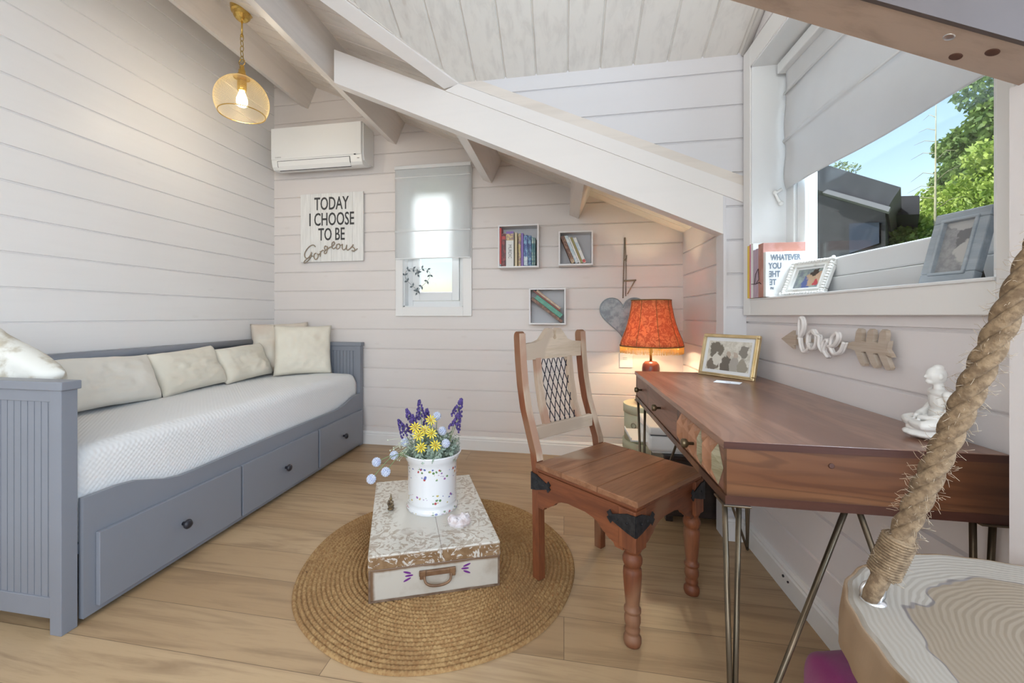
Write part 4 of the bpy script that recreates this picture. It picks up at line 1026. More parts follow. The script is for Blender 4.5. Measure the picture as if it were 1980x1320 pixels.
# meditating figure: local +x is where it faces
st = thing('meditating_figurine', 'white seated meditating figurine on the near right corner of the desk', 'figurine', (.776, 1.052, DZ + .0005), R(165))
sh_ = [('e', Matrix.Translation((0, 0, .012)) @ Matrix.Diagonal((.048, .040, .012, 1))), ('e', Matrix.Translation((0, 0, .022)) @ Matrix.Diagonal((.042, .036, .010, 1))),
       ('e', Matrix.Translation((-.016, 0, .052)) @ Matrix.Diagonal((.020, .026, .026, 1))), ('e', Matrix.Translation((-.014, 0, .082)) @ Matrix.Diagonal((.018, .028, .026, 1))), ('e', Matrix.Translation((-.012, 0, .098)) @ Matrix.Diagonal((.014, .030, .010, 1))),
       ('t', [(-.012, 0, .10), (-.010, 0, .118)], (.0095, .0085)),
       ('e', Matrix.Translation((-.007, 0, .136)) @ Matrix.Diagonal((.0175, .0150, .0195, 1))), ('e', Matrix.Translation((-.010, 0, .153)) @ Matrix.Diagonal((.009, .009, .007, 1))),
       ('b', (.0105, 0, .133), .003), ('e', Matrix.Translation((.003, 0, .123)) @ Matrix.Diagonal((.008, .008, .006, 1)))]
for s_ in (-1, 1):
    sh_ += [('t', [(-.013, s_ * .030, .098), (-.016, s_ * .037, .075), (-.006, s_ * .037, .056)], (.0095, .008)), ('t', [(-.006, s_ * .037, .056), (.010, s_ * .028, .048), (.022, s_ * .008, .046)], (.008, .0055)),
            ('t', [(-.016, s_ * .016, .036), (.008, s_ * .034, .036), (.026, s_ * .038, .033)], (.015, .011)), ('t', [(.026, s_ * .038, .033), (.032, s_ * .012, .032), (.028, -s_ * .012, .034)], (.011, .007)),
            ('b', (-.008, s_ * .0150, .135), .0042, (1, .5, 1.6))]
blob('figurine_body', mat('white_ceramic', (.80, .79, .76), rough=.45, bs=.05, ns=50), st, sh_, .0016, 3)

# love arrow plaque on the right wall
la = thing('love_arrow_sign', 'wooden arrow wall sign with cut-out love lettering above the desk', 'sign', (XR, 1.48, .93))
M_bal = mat('pale_birch', (.52, .44, .36), (.44, .35, .27), scale=(2, 1, 20), ns=5, rough=.6)
MR = F((XR - .022, 0, 0), (0, -1, 0), (0, 0, 1))   # local x -> -Y, z -> -X (towards room)
def P2(y, z): return (-y, z)
head = [P2(1.755, .962), P2(1.672, .930), P2(1.672, .944), P2(1.655, .944), P2(1.655, .980), P2(1.672, .980), P2(1.672, .996)]
MB().prism(head, 0, .009, MR).build('arrow_head', M_bal, la)
MB().prism([P2(1.67, .957), P2(1.33, .952), P2(1.33, .972), P2(1.67, .970)], -.006, .001, MR).build('arrow_shaft', M_bal, la)
zt, zm, zb_ = 1.012, .962, .912
poly = []
def fl_(y): return y
# fletching: three swept barbs above and below a spine
top = []; bot = []
ysf = [1.362, 1.318, 1.276, 1.234]
pts_up = [(1.375, .974)]; pts_dn = []
for y0 in (1.360, 1.315, 1.270):
    pts_up += [(y0, .976), (y0 - .006, 1.004), (y0 - .016, 1.014), (y0 - .027, 1.011), (y0 - .029, 1.000), (y0 - .026, .980)]
    pts_dn += [(y0, .950), (y0 - .020, .918), (y0 - .030, .909), (y0 - .040, .911), (y0 - .043, .918), (y0 - .027, .948)]
pts_up.append((1.232, .985)); pts_dn.append((1.222, .944)); pts_dn.append((1.238, .963))
poly = [P2(*p) for p in [(1.375, .952)] + pts_dn + list(reversed(pts_up))]
MB().prism(poly, -.008, .003, MR).build('arrow_fletching', M_bal, la)
def lp(x, y):   # pixels of a 1980 wide crop of [1500,600,1960,900] -> wall
    px, py = 1500 + x / 4.304, 600 + y / 4.304
    d = Vector((-math.sin(YAW), math.cos(YAW), 0)); r_ = Vector((math.cos(YAW), math.sin(YAW), 0))
    v = d + r_ * ((px - 943) / 808) + Vector((0, 0, (609.5 - py) / 808)); t = (XR - .022) / v.x
    return (0, v.y * t, 1.05 + v.z * t)
def lpt(pts, dx=0): return [(XR - .034 + dx, *lp(*p)[1:]) for p in pts]
ls = [[(222, 235), (250, 185), (262, 110), (247, 62), (230, 80), (228, 180), (238, 290), (262, 345), (300, 320), (318, 270)],
      [(345, 165), (305, 200), (300, 280), (330, 320), (362, 290), (370, 210), (345, 165), (350, 190), (395, 215)],
      [(395, 215), (395, 290), (425, 345), (445, 300), (470, 255), (445, 250), (425, 300), (440, 350), (470, 390)],
      [(470, 300), (520, 290), (555, 230), (545, 190), (505, 230), (492, 310), (525, 365), (575, 340), (606, 265)]]
mb = MB()
for s_ in ls:
    mb.tube(sp(lpt(s_), 6), .0054, 8, ry=(1, 0, 0))
    mb.tube(sp(lpt(s_, .006), 6), .0054, 8, ry=(1, 0, 0))
mb.build('love_lettering', mat('whitewashed_birch', (.80, .77, .75), (.74, .70, .67), ns=30, rough=.6), la)
MB().lathe([(.006, 0), (.006, .018)], 12, F((XR - .0005, 1.30, .962), (0, -1, 0), (0, 0, 1))).lathe([(.006, 0), (.006, .018)], 12, F((XR - .0005, 1.50, .962), (0, -1, 0), (0, 0, 1))).build('wall_spacer', M_bal, la)

# ------------------------------------------------------------------ window sill
SZ = OZ0 + .0005
GS = 'books on the window sill'
def sill_book(label, cover, y_hi, t_, dep, h, title=None, band=None):
    # spine faces -X (room), thickness runs along -Y from y_hi
    return book(label, cover, t_, dep, h, (.806, y_hi, SZ), (0, 0, R(-90)), GS, None, band)
yy = 2.043
for lb, c_, t_, dep, h in (('yellow book at the far end of the window sill', C_yellow, .022, .15, .232), ('slim pink book beside the yellow one', C_pink, .010, .15, .236), ('white magazine box edge standing tall between pink and lilac books', C_white, .022, .165, .236),
                           ('lilac notebook tied with a dark cord', C_lilac, .026, .15, .205), ('second lilac notebook next to the copper book', C_lilac, .022, .15, .207), ('tall copper pink book behind the white lettered one', C_rose, .044, .155, .222)):
    sill_book(lb, c_, yy, t_, dep, h); yy -= t_ + .001
wb = sill_book('white book facing the room, its cover printed WHATEVER YOU', C_white, yy, .020, .150, .182)
M_slate = mat('slate_ink', (.16, .20, .25), rough=.6)
fy = yy - .020 - .0006
CF = lambda x, z: F((x, fy, z), (1, 0, 0), (0, 0, 1))
mb = MB(); mb.text('WHATEVER', .031, .0004, CF(.878, SZ + .158), .66, .0008); mb.text('YOU', .033, .0004, CF(.840, SZ + .124), .66, .0008)
mb.text('THE', .033, .0004, CF(.838, SZ + .091), -.66, .0008); mb.text('TE', .033, .0004, CF(.832, SZ + .058), -.66, .0008)
mb.text('PRE', .012, .0003, CF(.829, SZ + .034), .66, .0004)
mb.build('cover_lettering', M_slate, wb)
mb = MB(); x_ = .8025
mb.tube([(x_, 1.995, SZ + .06), (x_, 1.955, SZ + .058), (x_, 1.92, SZ + .062), (x_, 1.905, SZ + .055)], .0014, 5).tube([(x_, 1.965, SZ + .058), (x_, 1.955, SZ + .10), (x_, 1.93, SZ + .12), (x_, 1.925, SZ + .075), (x_, 1.95, SZ + .058)], .0012, 5)
tag(recenter(mb.build('tie_cord', mat('dark_cord', (.05, .03, .03), rough=.8)), (x_, 1.96, SZ + .055)), 'thin dark cord with a bow around the lilac notebooks', 'cord')
ph2 = photo_mat('colour_photo', [(.085, .04, .018, .035, (.10, .13, .30)), (.112, .065, .030, .03, (.50, .34, .22)), (.108, .085, .020, .016, (.06, .04, .03)), (.13, .07, .016, .018, (.58, .38, .26)), (.12, .045, .010, .012, (.50, .07, .08)), (.155, .085, .02, .02, (.40, .45, .20))], (.20, .22, .26), (.32, .38, .34))
picture_frame('photo_frame', 'white ornate frame with a colour photo, leaning before the sill books', (.849, 1.850, SZ), -68, .170, .150, .018, .028, 24, mat('distressed_white', (.78, .77, .73), (.62, .58, .52), ns=35, lo=.6, hi=.72, rough=.6), ph2, .008, mat('mount_white', (.8, .8, .8)), True, carve=True)
ph3 = photo_mat('grey_photo', [(.07, .10, .02, .03, (.18, .18, .19)), (.085, .07, .03, .03, (.50, .49, .47)), (.06, .14, .03, .02, (.48, .48, .47)), (.10, .13, .02, .02, (.22, .22, .23))], (.36, .36, .36), (.26, .26, .27))
picture_frame('photo_frame', 'blue-grey distressed frame leaning at the near end of the window sill', (.846, 1.188, SZ), -78, .112, .174, .020, .024, 16, wood('blue_grey_distressed', (.30, .35, .40), (.46, .50, .53), 0, 1, rough=.7), ph3, 0, None, True)

# ------------------------------------------------------------------ chair
CH = Vector((.191, 1.676, 0)); CA = R(-41.3)
chair = thing('dining_chair', 'rustic reclaimed-wood chair with iron corner straps and lattice back', 'chair', tuple(CH), CA)
WC = W[chair]
M_c1 = wood('orange_teak', (.245, .078, .028), (.13, .038, .015), 2, 1, rough=.55, bs=.3, c3=(.24, .115, .06))
M_cx = wood('orange_teak_x', (.245, .078, .028), (.13, .038, .015), 0, 1, rough=.55, bs=.3, c3=(.22, .105, .055))
M_cy = wood('orange_teak_y', (.235, .074, .027), (.12, .037, .015), 1, 1, rough=.55, bs=.3, c3=(.22, .105, .055))
M_pale = wood('pale_worn_teak', (.58, .45, .34), (.46, .33, .23), 2, .8, rough=.55, bs=.3, c3=(.42, .25, .17))
M_paley = wood('pale_worn_teak_y', (.64, .52, .40), (.52, .40, .28), 1, .8, rough=.55, bs=.3, c3=(.47, .37, .28))
M_seat = wood('worn_seat_wood', (.34, .165, .085), (.20, .085, .040), 1, .9, rough=.45, bs=.3, c3=(.30, .20, .13))
M_iron = mat('forged_iron', (.028, .030, .034), (.05, .05, .055), ns=60, rough=.5, metal=.7, bs=.2, bd=.002)
def loc(mb, name, m, parent=chair): return mb.build(name, m, parent, world=False)
def sweep_post(s0, s1, zlist, fc, name, m, hw=.0155, dep=.030, round_top=True):
    """post in local coords: width s0..s1 (local y), centreline fc(z) in local x"""
    vs = []; n_ = len(zlist)
    for z in zlist:
        f_ = fc(z)
        vs += [(f_ - dep / 2, s0, z), (f_ + dep / 2, s0, z), (f_ + dep / 2, s1, z), (f_ - dep / 2, s1, z)]
    fs = [(3, 2, 1, 0), tuple(4 * (n_ - 1) + k for k in range(4))]
    for i in range(n_ - 1):
        for k in range(4): fs.append((4 * i + k, 4 * i + (k + 1) % 4, 4 * i + 4 + (k + 1) % 4, 4 * i + 4 + k))
    return MB().add(vs, fs)
def fc(z):
    K = [(0, -.212), (.20, -.214), (.44, -.218), (.50, -.228), (.55, -.246), (.667, -.287), (.76, -.306), (.855, -.318), (.96, -.326), (1.0, -.328)]
    for (z0_, a), (z1_, b_) in zip(K, K[1:]):
        if z <= z1_: t = (z - z0_) / (z1_ - z0_); return a + (b_ - a) * t
    return K[-1][1]
for s_ in (-1, 1):
    zl = [.0105 if s_ < 0 else 0, .1, .2, .3, .40, .44, .47, .50, .525, .55, .58, .62, .667, .71, .76, .81, .86, .91, .955]
    c_ = s_ * .196
    mb = sweep_post(c_ - .0165, c_ + .0165, zl, fc, '', None, dep=.034)
    # rounded head
    f0 = fc(.955); nC = 8
    poly = [(f0 - .017, .955), (f0 + .017, .955)] + [(f0 + .017 * math.cos(PI * k / nC), .962 + .021 * math.sin(PI * k / nC)) for k in range(nC + 1)]
    mb.prism(poly, c_ - .0165, c_ + .0165, F((0, 0, 0), (1, 0, 0), (0, 0, 1)) @ Matrix.Diagonal((1, 1, -1, 1)))
    post = loc(mb, 'back_post', M_c1)
    fr = MB(); vs = []
    zz = [.475, .50, .525, .55, .58, .62, .667, .71, .76, .81, .86, .91, .955, .975]
    for z in zz: vs += [(fc(z) + .0168, c_ - .0166, z), (fc(z) + .0195, c_ - .0166, z), (fc(z) + .0195, c_ + .0166, z), (fc(z) + .0168, c_ + .0166, z)]
    n_ = len(zz); fr.add(vs, [(3, 2, 1, 0), tuple(4 * (n_ - 1) + k for k in range(4))] + [(4 * i + k, 4 * i + (k + 1) % 4, 4 * i + 4 + (k + 1) % 4, 4 * i + 4 + k) for i in range(n_ - 1) for k in range(4)])
    f_ = loc(fr, 'worn_face', M_pale, post); f_['label'] = 'pale worn front face'
# crest rail
cr = [(-.180, .862), (.180, .862), (.180, .930), (.120, .934), (.085, .945), (.060, .972), (.040, .992), (.022, .994), (.010, .984), (.006, .965), (.012, .950), (.0, .944), (-.012, .950), (-.006, .965), (-.010, .984), (-.022, .994), (-.040, .992), (-.060, .972), (-.085, .945), (-.120, .934), (-.180, .930)]
MCR = F((fc(.92) - .010, 0, 0), (0, 1, 0), (0, 0, 1))
loc(MB().prism(cr, 0, .026, MCR), 'crest_rail', M_paley)
a_ = MB().bbox(-.012, .012, -.180, .180, .545, .598, .003, Matrix.Translation((fc(.572) + .002, 0, 0)))
loc(a_, 'lower_rail', M_paley)
for c_ in (-.103, .100):
    zl = [.590, .62, .667, .71, .76, .81, .868]
    loc(sweep_post(c_ - .016, c_ + .016, zl, lambda z: fc(z) + .002, '', None, dep=.020), 'back_stile', M_pale)
# iron lattice between the stiles
mb = MB(); za, zb2, sa, sb = .592, .868, -.089, .084
def lat(s, z): return (fc(z) + .004, s, z)
N_ = 9; step = (sb - sa) / 5.5; ht_ = zb2 - za; run = ht_ * .42
k = -9
while k < 10:
    for dirn in (1, -1):
        pts = []
        for i in range(41):
            t = i / 40; z = za + ht_ * t; s_ = (sa if dirn == 1 else sb) + dirn * (k * step + run * t)
            if sa <= s_ <= sb: pts.append(lat(s_, z))
        if len(pts) >= 2: mb.tube([(p[0] + .0015 * dirn, p[1], p[2]) for p in pts], .0021, 5)
    k += 1
# knots
k = 0
loc(mb, 'iron_lattice', mat('lattice_iron', (.022, .022, .04), rough=.5, metal=.6))
# seat planks
seat = loc(MB().bbox(-.205, -.075, -.222, .222, .452, .472, .003).bbox(-.074, .085, -.222, .222, .452, .4725, .003).bbox(.086, .238, -.222, .222, .452, .472, .003), 'seat', M_seat)
loc(MB().bbox(-.200, .232, -.217, .217, .438, .452, .004), 'seat_moulding', M_cx)
# aprons with scalloped lower edge
def apron(L0, L1):
    Lh = (L1 - L0)
    pr2 = [(0, .300), (.030, .300), (.036, .312), (.055, .318), (.070, .330), (.080, .334), (.095, .350), (.12, .362), (.15, .368), (.19, .370)]
    pts = [(L0 + x, z) for x, z in pr2 if x < Lh / 2] + [(L1 - x, z) for x, z in reversed(pr2) if x < Lh / 2]
    return pts + [(L1, .438), (L0, .438)]
for s_ in (-1, 1): loc(MB().prism(apron(-.195, .185), s_ * .210 - .009, s_ * .210 + .009, F((0, 0, 0), (1, 0, 0), (0, 0, 1)) @ Matrix.Diagonal((1, 1, -1, 1))), 'side_apron', M_cx)
for x_ in (-.206, .213): loc(MB().prism(apron(-.185, .185), x_ - .009, x_ + .009, F((0, 0, 0), (0, 1, 0), (0, 0, 1))), 'end_apron', M_cy)
# turned front legs
tl = [(.019, 0), (.026, .004), (.030, .016), (.029, .030), (.022, .040), (.020, .044), (.024, .050), (.025, .058), (.021, .066), (.024, .074), (.027, .085), (.027, .100), (.023, .112), (.022, .116), (.028, .120), (.028, .130), (.022, .134), (.023, .150), (.026, .180), (.029, .215), (.031, .250), (.030, .268), (.024, .276), (.028, .280), (.0325, .292), (.033, .305), (.028, .318), (.022, .322), (.026, .326), (.031, .336), (.031, .345)]
tl = [(r_ * .93, z * .915) for r_, z in tl]
for s_ in (-1, 1):
    mb = MB().lathe(tl, 28, Matrix.Translation((.204, s_ * .196, 0)))
    mb.bbox(.204 - .031, .204 + .031, s_ * .196 - .031, s_ * .196 + .031, .312, .439, .003)
    mb.lathe([(.030, .312), (.012, .300)], 20, Matrix.Translation((.204, s_ * .196, 0)))
    lg = loc(mb, 'turned_leg', M_c1)
# iron corner straps
def strap(corner, dx, dy, l=.105):
    mb = MB()
    x, y = corner
    def plate(o, u, n):
        o = Vector(o); u = Vector(u); n = Vector(n)
        pts = [(0, .362), (.030, .368), (l * .80, .386), (l * .86, .376), (l, .392), (l * .93, .399), (l, .408), (l * .88, .420), (l * .80, .408), (.03, .428), (0, .430)]
        return mb.prism(pts, .0, .0028, F(o, u, (0, 0, 1)) if u.cross(Vector((0, 0, 1))).dot(n) > 0 else F(o + n * .0028, u, (0, 0, 1)))
    plate((x, y, 0), (dx, 0, 0), (0, math.copysign(1, y), 0)); plate((x, y, 0), (0, dy, 0), (math.copysign(1, x), 0, 0))
    for t in (.03, .065): 
        mb.ball((x + dx * t, y + math.copysign(.003, y), .398), .004, 8, 5, (1, .6, 1)); mb.ball((x + math.copysign(.003, x), y + dy * t, .398), .004, 8, 5, (.6, 1, 1))
    return mb
loc(strap((.2365, -.2285), -1, 1), 'iron_strap', M_iron); loc(strap((.2365, .2285), -1, -1), 'iron_strap', M_iron)
loc(strap((-.2305, -.2200), 1, 1), 'iron_strap', M_iron); loc(strap((-.2305, .2200), 1, -1), 'iron_strap', M_iron)

# ------------------------------------------------------------------ rug
RC = (-.530, 1.745); RXr, RYr = .570, .597
m, nt, b = newmat('braided_jute'); f = noisef(nt, coords(nt), 90, 4); f2 = noisef(nt, coords(nt), 3.5, 3)
col = mixc(nt, ramp(nt, f, .35, .65), (.29, .155, .058), (.43, .27, .115)); col = mixc(nt, mth(nt, 'MULTIPLY', ramp(nt, f2, .40, .66), .5), col, (.24, .125, .048))
fk = node(nt, 'ShaderNodeTexVoronoi', {'Vector': coords(nt), 'Scale': 9.0}); col = mixc(nt, mth(nt, 'MULTIPLY', mth(nt, 'SUBTRACT', 1.0, ramp(nt, fk.outputs['Distance'], .03, .07)), .8), col, (.08, .04, .02))
nt.links.new(col, b.inputs['Base Color']); b.inputs['Roughness'].default_value = .95
mb = MB(); rings = 34; sub = 6; NA = 900; vs = []; NR = rings * sub
for i in range(NR + 1):
    t = i / NR; rr_ = t; ring = int(min(rings - 1, i // sub)); ph = (i % sub) / sub
    NAi = NA
    for k in range(NAi):
        a = 2 * PI * k / NAi; wob_ = 1 + .006 * math.sin(3 * a + 1) + .005 * math.sin(7 * a)
        prf = math.sin(PI * ph) if i < NR else 0
        strands = max(6, round(2 * PI * (ring + .5) / rings * .58 / .013))
        tw = .5 + .5 * math.sin(strands * a + ph * PI * 1.3 + ring * 2.1)
        z = .0025 + .0095 * prf ** .6 * (.55 + .45 * tw)
        if i == NR: z = .0008
        vs.append((RC[0] + RXr * rr_ * wob_ * math.cos(a), RC[1] + RYr * rr_ * wob_ * math.sin(a), z if i else .008))
fs = [(i * NA + k, i * NA + (k + 1) % NA, (i + 1) * NA + (k + 1) % NA, (i + 1) * NA + k) for i in range(1, NR) for k in range(NA)] + [tuple(NA + k for k in range(NA))]
mb.add(vs, fs, None, True)
rug = mb.build('rug', m, recalc=False); recenter(rug, (RC[0], RC[1], .0008)); tag(rug, 'round braided jute rug on the oak floor under the case', 'rug')

# ------------------------------------------------------------------ case with flower pot
A_ = Vector((-.692, 1.404)); ux = Vector((.445, .187)).normalized(); ANG = math.atan2(ux.y, ux.x)
SW, SL, SH0 = .485, .685, .0115
case = thing('painted_case', 'old painted wooden case with leather handle lying on the jute rug', 'case', (A_.x, A_.y, SH0), ANG)
def cl(mb, n_, m, p=case): return mb.build(n_, m, p, world=False)
m, nt, b = newmat('brocade_paint'); v = coords(nt)
wv = noisef(nt, v, 17, 5, .62, 3.2); wv2 = noisef(nt, v, 9, 3, .5, 1.5)
lead = ramp(nt, wv, .50, .54)
sp3 = node(nt, 'ShaderNodeSeparateXYZ', {0: v})
ex = mth(nt, 'ABSOLUTE', mth(nt, 'SUBTRACT', sp3.outputs[0], SW / 2)); ey = mth(nt, 'ABSOLUTE', mth(nt, 'SUBTRACT', sp3.outputs[1], SL / 2))
edge = mth(nt, 'MAXIMUM', mth(nt, 'DIVIDE', ex, SW / 2), mth(nt, 'DIVIDE', ey, SL / 2))
em = ramp(nt, mth(nt, 'ADD', edge, mth(nt, 'MULTIPLY', wv2, .6)), .78, 1.02)
side = ramp(nt, sp3.outputs[2], .168, .160)
goldc = mixc(nt, ramp(nt, noisef(nt, v, 30, 3), .4, .6), (.22, .13, .065), (.29, .185, .10))
topc = mixc(nt, mth(nt, 'MULTIPLY', mth(nt, 'MULTIPLY', lead, em), .8), (.66, .63, .56), (.36, .28, .20))
sidec = mixc(nt, ramp(nt, wv, .545, .60), goldc, (.62, .58, .52))
nt.links.new(mixc(nt, side, topc, sidec), b.inputs['Base Color']); b.inputs['Roughness'].default_value = .28; bump(nt, b, wv, .08, .003)
M_broc = m
m, nt, b = newmat('worn_white_paint'); v = coords(nt); f = noisef(nt, v, 7, 5); sp3 = node(nt, 'ShaderNodeSeparateXYZ', {0: v})
lo_ = mth(nt, 'ADD', mth(nt, 'SUBTRACT', 1.0, ramp(nt, mth(nt, 'ADD', sp3.outputs[2], mth(nt, 'MULTIPLY', f, .02)), .010, .022)), ramp(nt, mth(nt, 'ADD', sp3.outputs[2], mth(nt, 'MULTIPLY', f, .02)), .112, .122))
lf = mth(nt, 'SUBTRACT', 1.0, ramp(nt, mth(nt, 'ADD', sp3.outputs[0], mth(nt, 'MULTIPLY', f, .03)), .026, .040))
nt.links.new(mixc(nt, mth(nt, 'MAXIMUM', lf, mth(nt, 'MINIMUM', lo_, 1.0)), mixc(nt, ramp(nt, f, .5, .75), (.54, .50, .43), (.42, .36, .29)), (.19, .11, .06)), b.inputs['Base Color']); b.inputs['Roughness'].default_value = .4
M_wornw = m
cl(MB().bbox(.001, SW - .001, .001, SL - .001, 0, .118, .004), 'case_body', M_wornw)
cl(MB().box(-.001, .006, -.0012, .003, 0, .118).box(SW - .006, SW + .001, -.0012, .003, 0, .118).box(.006, SW - .006, -.0012, .003, 0, .007).box(-.0012, .003, 0, SL, 0, .007).box(-.0012, .002, .0, .006, 0, .118), 'edge_binding', mat('brown_binding', (.13, .075, .045), (.22, .15, .10), ns=30, rough=.6))
lid = cl(MB().bbox(-.003, SW + .003, -.003, SL + .003, .118, .170, .003), 'case_lid', M_broc)
cl(MB().box(SW / 2 - .0008 + .02, SW / 2 + .0008 + .02, -.0002 - .003, SL / 2 - .05, .1690, .1704).box(SW / 2 - .0008 + .02, SW / 2 + .0008 + .02, -.0034, -.002, .128, .1702), 'lid_crack', mat('crack_brown', (.18, .13, .09)), lid)
M_lea = mat('brown_leather', (.15, .075, .035), (.22, .12, .06), ns=30, rough=.5)
hx = SW / 2 + .005
hd = cl(MB().bbox(hx - .068, hx + .068, -.010, .001, .076, .096, .003).bbox(hx - .066, hx - .044, -.014, -.008, .068, .100, .004).bbox(hx + .044, hx + .066, -.014, -.008, .068, .100, .004), 'handle', M_lea)
cl(MB().tube(sp([(hx - .050, -.013, .080), (hx - .044, -.022, .060), (hx - .02, -.028, .051), (hx + .02, -.028, .051), (hx + .044, -.022, .060), (hx + .050, -.013, .080)]), .0045, 8), 'handle_grip', M_lea, hd)
M_violet = mat('violet_paint', (.16, .03, .22), rough=.4)
for sx in (-1, 1):
    for k, (dx, dz_, an) in enumerate(((.105, .098, 18), (.098, .086, -2), (.105, .072, -24))):
        M4 = F((hx + sx * (dx + .006), .0006, dz_ - .008 + .004), (1, 0, 0), (0, 0, 1)) @ Matrix.Rotation(R(an * sx), 4, 'Z')
        cl(MB().prism([(.015 * math.cos(2 * PI * q / 12), .0036 * math.sin(2 * PI * q / 12)) for q in range(12)], 0, .001, M4), 'painted_petal', M_violet)
TOPZ = SH0 + .170
# flower pot
m, nt, b = newmat('flowered_porcelain'); b.inputs['Roughness'].default_value = .12; b.inputs['Coat Weight'].default_value = .5
v = coords(nt); s3 = node(nt, 'ShaderNodeSeparateXYZ', {0: v})
ang = mth(nt, 'ARCTAN2', s3.outputs[1], s3.outputs[0])
uv = node(nt, 'ShaderNodeCombineXYZ', {0: mth(nt, 'MULTIPLY', ang, .105), 1: s3.outputs[2]}).outputs[0]
vo = node(nt, 'ShaderNodeTexVoronoi', {'Vector': uv, 'Scale': 66.0, 'Randomness': .9})
dot = mth(nt, 'SUBTRACT', 1.0, ramp(nt, vo.outputs['Distance'], .30, .44))
sc_ = node(nt, 'ShaderNodeSeparateColor', {0: vo.outputs['Color']})
cr_ = node(nt, 'ShaderNodeValToRGB', {0: sc_.outputs[0]}); e_ = cr_.color_ramp; e_.interpolation = 'CONSTANT'
e_.elements[0].color = (.42, .05, .05, 1); e_.elements[1].position = .22; e_.elements[1].color = (.10, .13, .38, 1)
for p_, c_ in ((.42, (.12, .24, .08, 1)), (.7, (.55, .42, .10, 1)), (.85, (.30, .12, .35, 1))): q = e_.elements.new(p_); q.color = c_
nn = noisef(nt, uv, 26, 2)
def band(z0_, z1_): return mth(nt, 'MULTIPLY', ramp(nt, s3.outputs[2], z0_ - .002, z0_ + .002), mth(nt, 'SUBTRACT', 1.0, ramp(nt, s3.outputs[2], z1_ - .002, z1_ + .002)))
msk = mth(nt, 'ADD', mth(nt, 'MULTIPLY', mth(nt, 'ADD', band(.152, .210), band(.048, .090)), ramp(nt, nn, .44, .48)), mth(nt, 'MULTIPLY', band(.006, .018), .8))
nt.links.new(mixc(nt, mth(nt, 'MULTIPLY', dot, mth(nt, 'MINIMUM', msk, 1.0)), (.80, .81, .82), cr_.outputs[0]), b.inputs['Base Color'])
M_porc = m
PX, PY = -.592, 1.835; PS = 1.0
pot = thing('flower_pot', 'white porcelain pot with small painted flowers on the case', 'pot', (PX, PY, TOPZ))
po = [(r_ * (1.18 if z < .03 else 1.29 if z > .19 else 1.24), z * 1.17) for r_, z in [(.094, 0), (.098, .003), (.098, .012), (.094, .017), (.092, .020), (.092, .028), (.089, .032), (.089, .036), (.0885, .060), (.0885, .12), (.0895, .165), (.092, .185), (.094, .192), (.096, .200), (.101, .212), (.102, .217), (.098, .2175), (.095, .205), (.089, .19), (.083, .165), (.082, .03), (.0001, .029)]]
pot_b = MB().lathe(po, 64, caps=False); pot_b.lathe([(.0001, 0), (.110, 0)], 64, caps=False)
pot_b.build('pot_body', M_porc, pot, world=False)
MB().lathe([(.0001, .190), (.100, .190), (.100, .194), (.0001, .204)], 32, caps=False).build('soil', mat('moss_foam', (.08, .10, .04), ns=80), pot, world=False)
PT = TOPZ + .230
M_stem = mat('stem_green', (.20, .28, .12), rough=.6); M_sage = mat('sage_leaf', (.24, .32, .24), (.36, .44, .36), ns=30, rough=.6)
M_lav = mat('lavender_violet', (.050, .032, .16), (.12, .075, .28), ns=60, rough=.7); M_yel = mat('daisy_yellow', (.80, .62, .03), (.85, .72, .12), ns=60, rough=.6); M_pbl = mat('pale_blue_petal', (.50, .55, .72), (.66, .70, .80), ns=60, rough=.7)
rf_ = random.Random(11)
def camvec(px, py, y):
    """point seen at photo position px,py in the vertical plane Y=y"""
    d = Vector((-math.sin(YAW), math.cos(YAW), 0)); r_ = Vector((math.cos(YAW), math.sin(YAW), 0))
    v = d + r_ * ((px - 943) / 808) + Vector((0, 0, (609.5 - py) / 808)); t = y / v.y
    return Vector((v.x * t, y, 1.05 + v.z * t))
def stem_pts(tip, root=None):
    root = root or Vector((PX + rf_.uniform(-.04, .04), PY + rf_.uniform(-.04, .04), TOPZ + .200))
    mid = root.lerp(tip, .5) + Vector((0, 0, .015)); rim = Vector((PX, PY, 0))
    return sp([root, mid, tip], 5)
def flower(name, label, cat, group, tip, build, root=None):
    r_ = Vector((PX + max(-.05, min(.05, (tip.x - PX) * .5)), PY + max(-.05, min(.05, (tip.y - PY) * .5)), TOPZ + .200)) if root is None else root
    t = thing(name, label, cat, tuple(r_), 0, group)
    over = Vector(((tip.x + r_.x) / 2, (tip.y + r_.y) / 2, max(tip.z * .5 + r_.z * .5, TOPZ + .262) if tip.z > PT else TOPZ + .275))
    pts = sp([r_, over, tip], 6)
    MB().tube(pts, .0016, 5).build('stem', M_stem, t)
    build(t, tip, (pts[-1] - pts[-2]).normalized())
    return t
def lav(t, tip, d):
    mb = MB(); L_ = .085
    for k in range(64):
        s_ = rf_.random(); a = rf_.random() * 2 * PI; q = d.orthogonal().normalized(); q = Matrix.Rotation(a, 3, d) @ q
        c_ = tip - d * (L_ * (1 - s_)) + d * .03 + q * (.023 * (1.12 - s_))
        mb.ball(tuple(c_), .0046, 6, 4, (1, 1, 1.4))
    mb.build('blossom', M_lav, t)['kind'] = 'stuff'
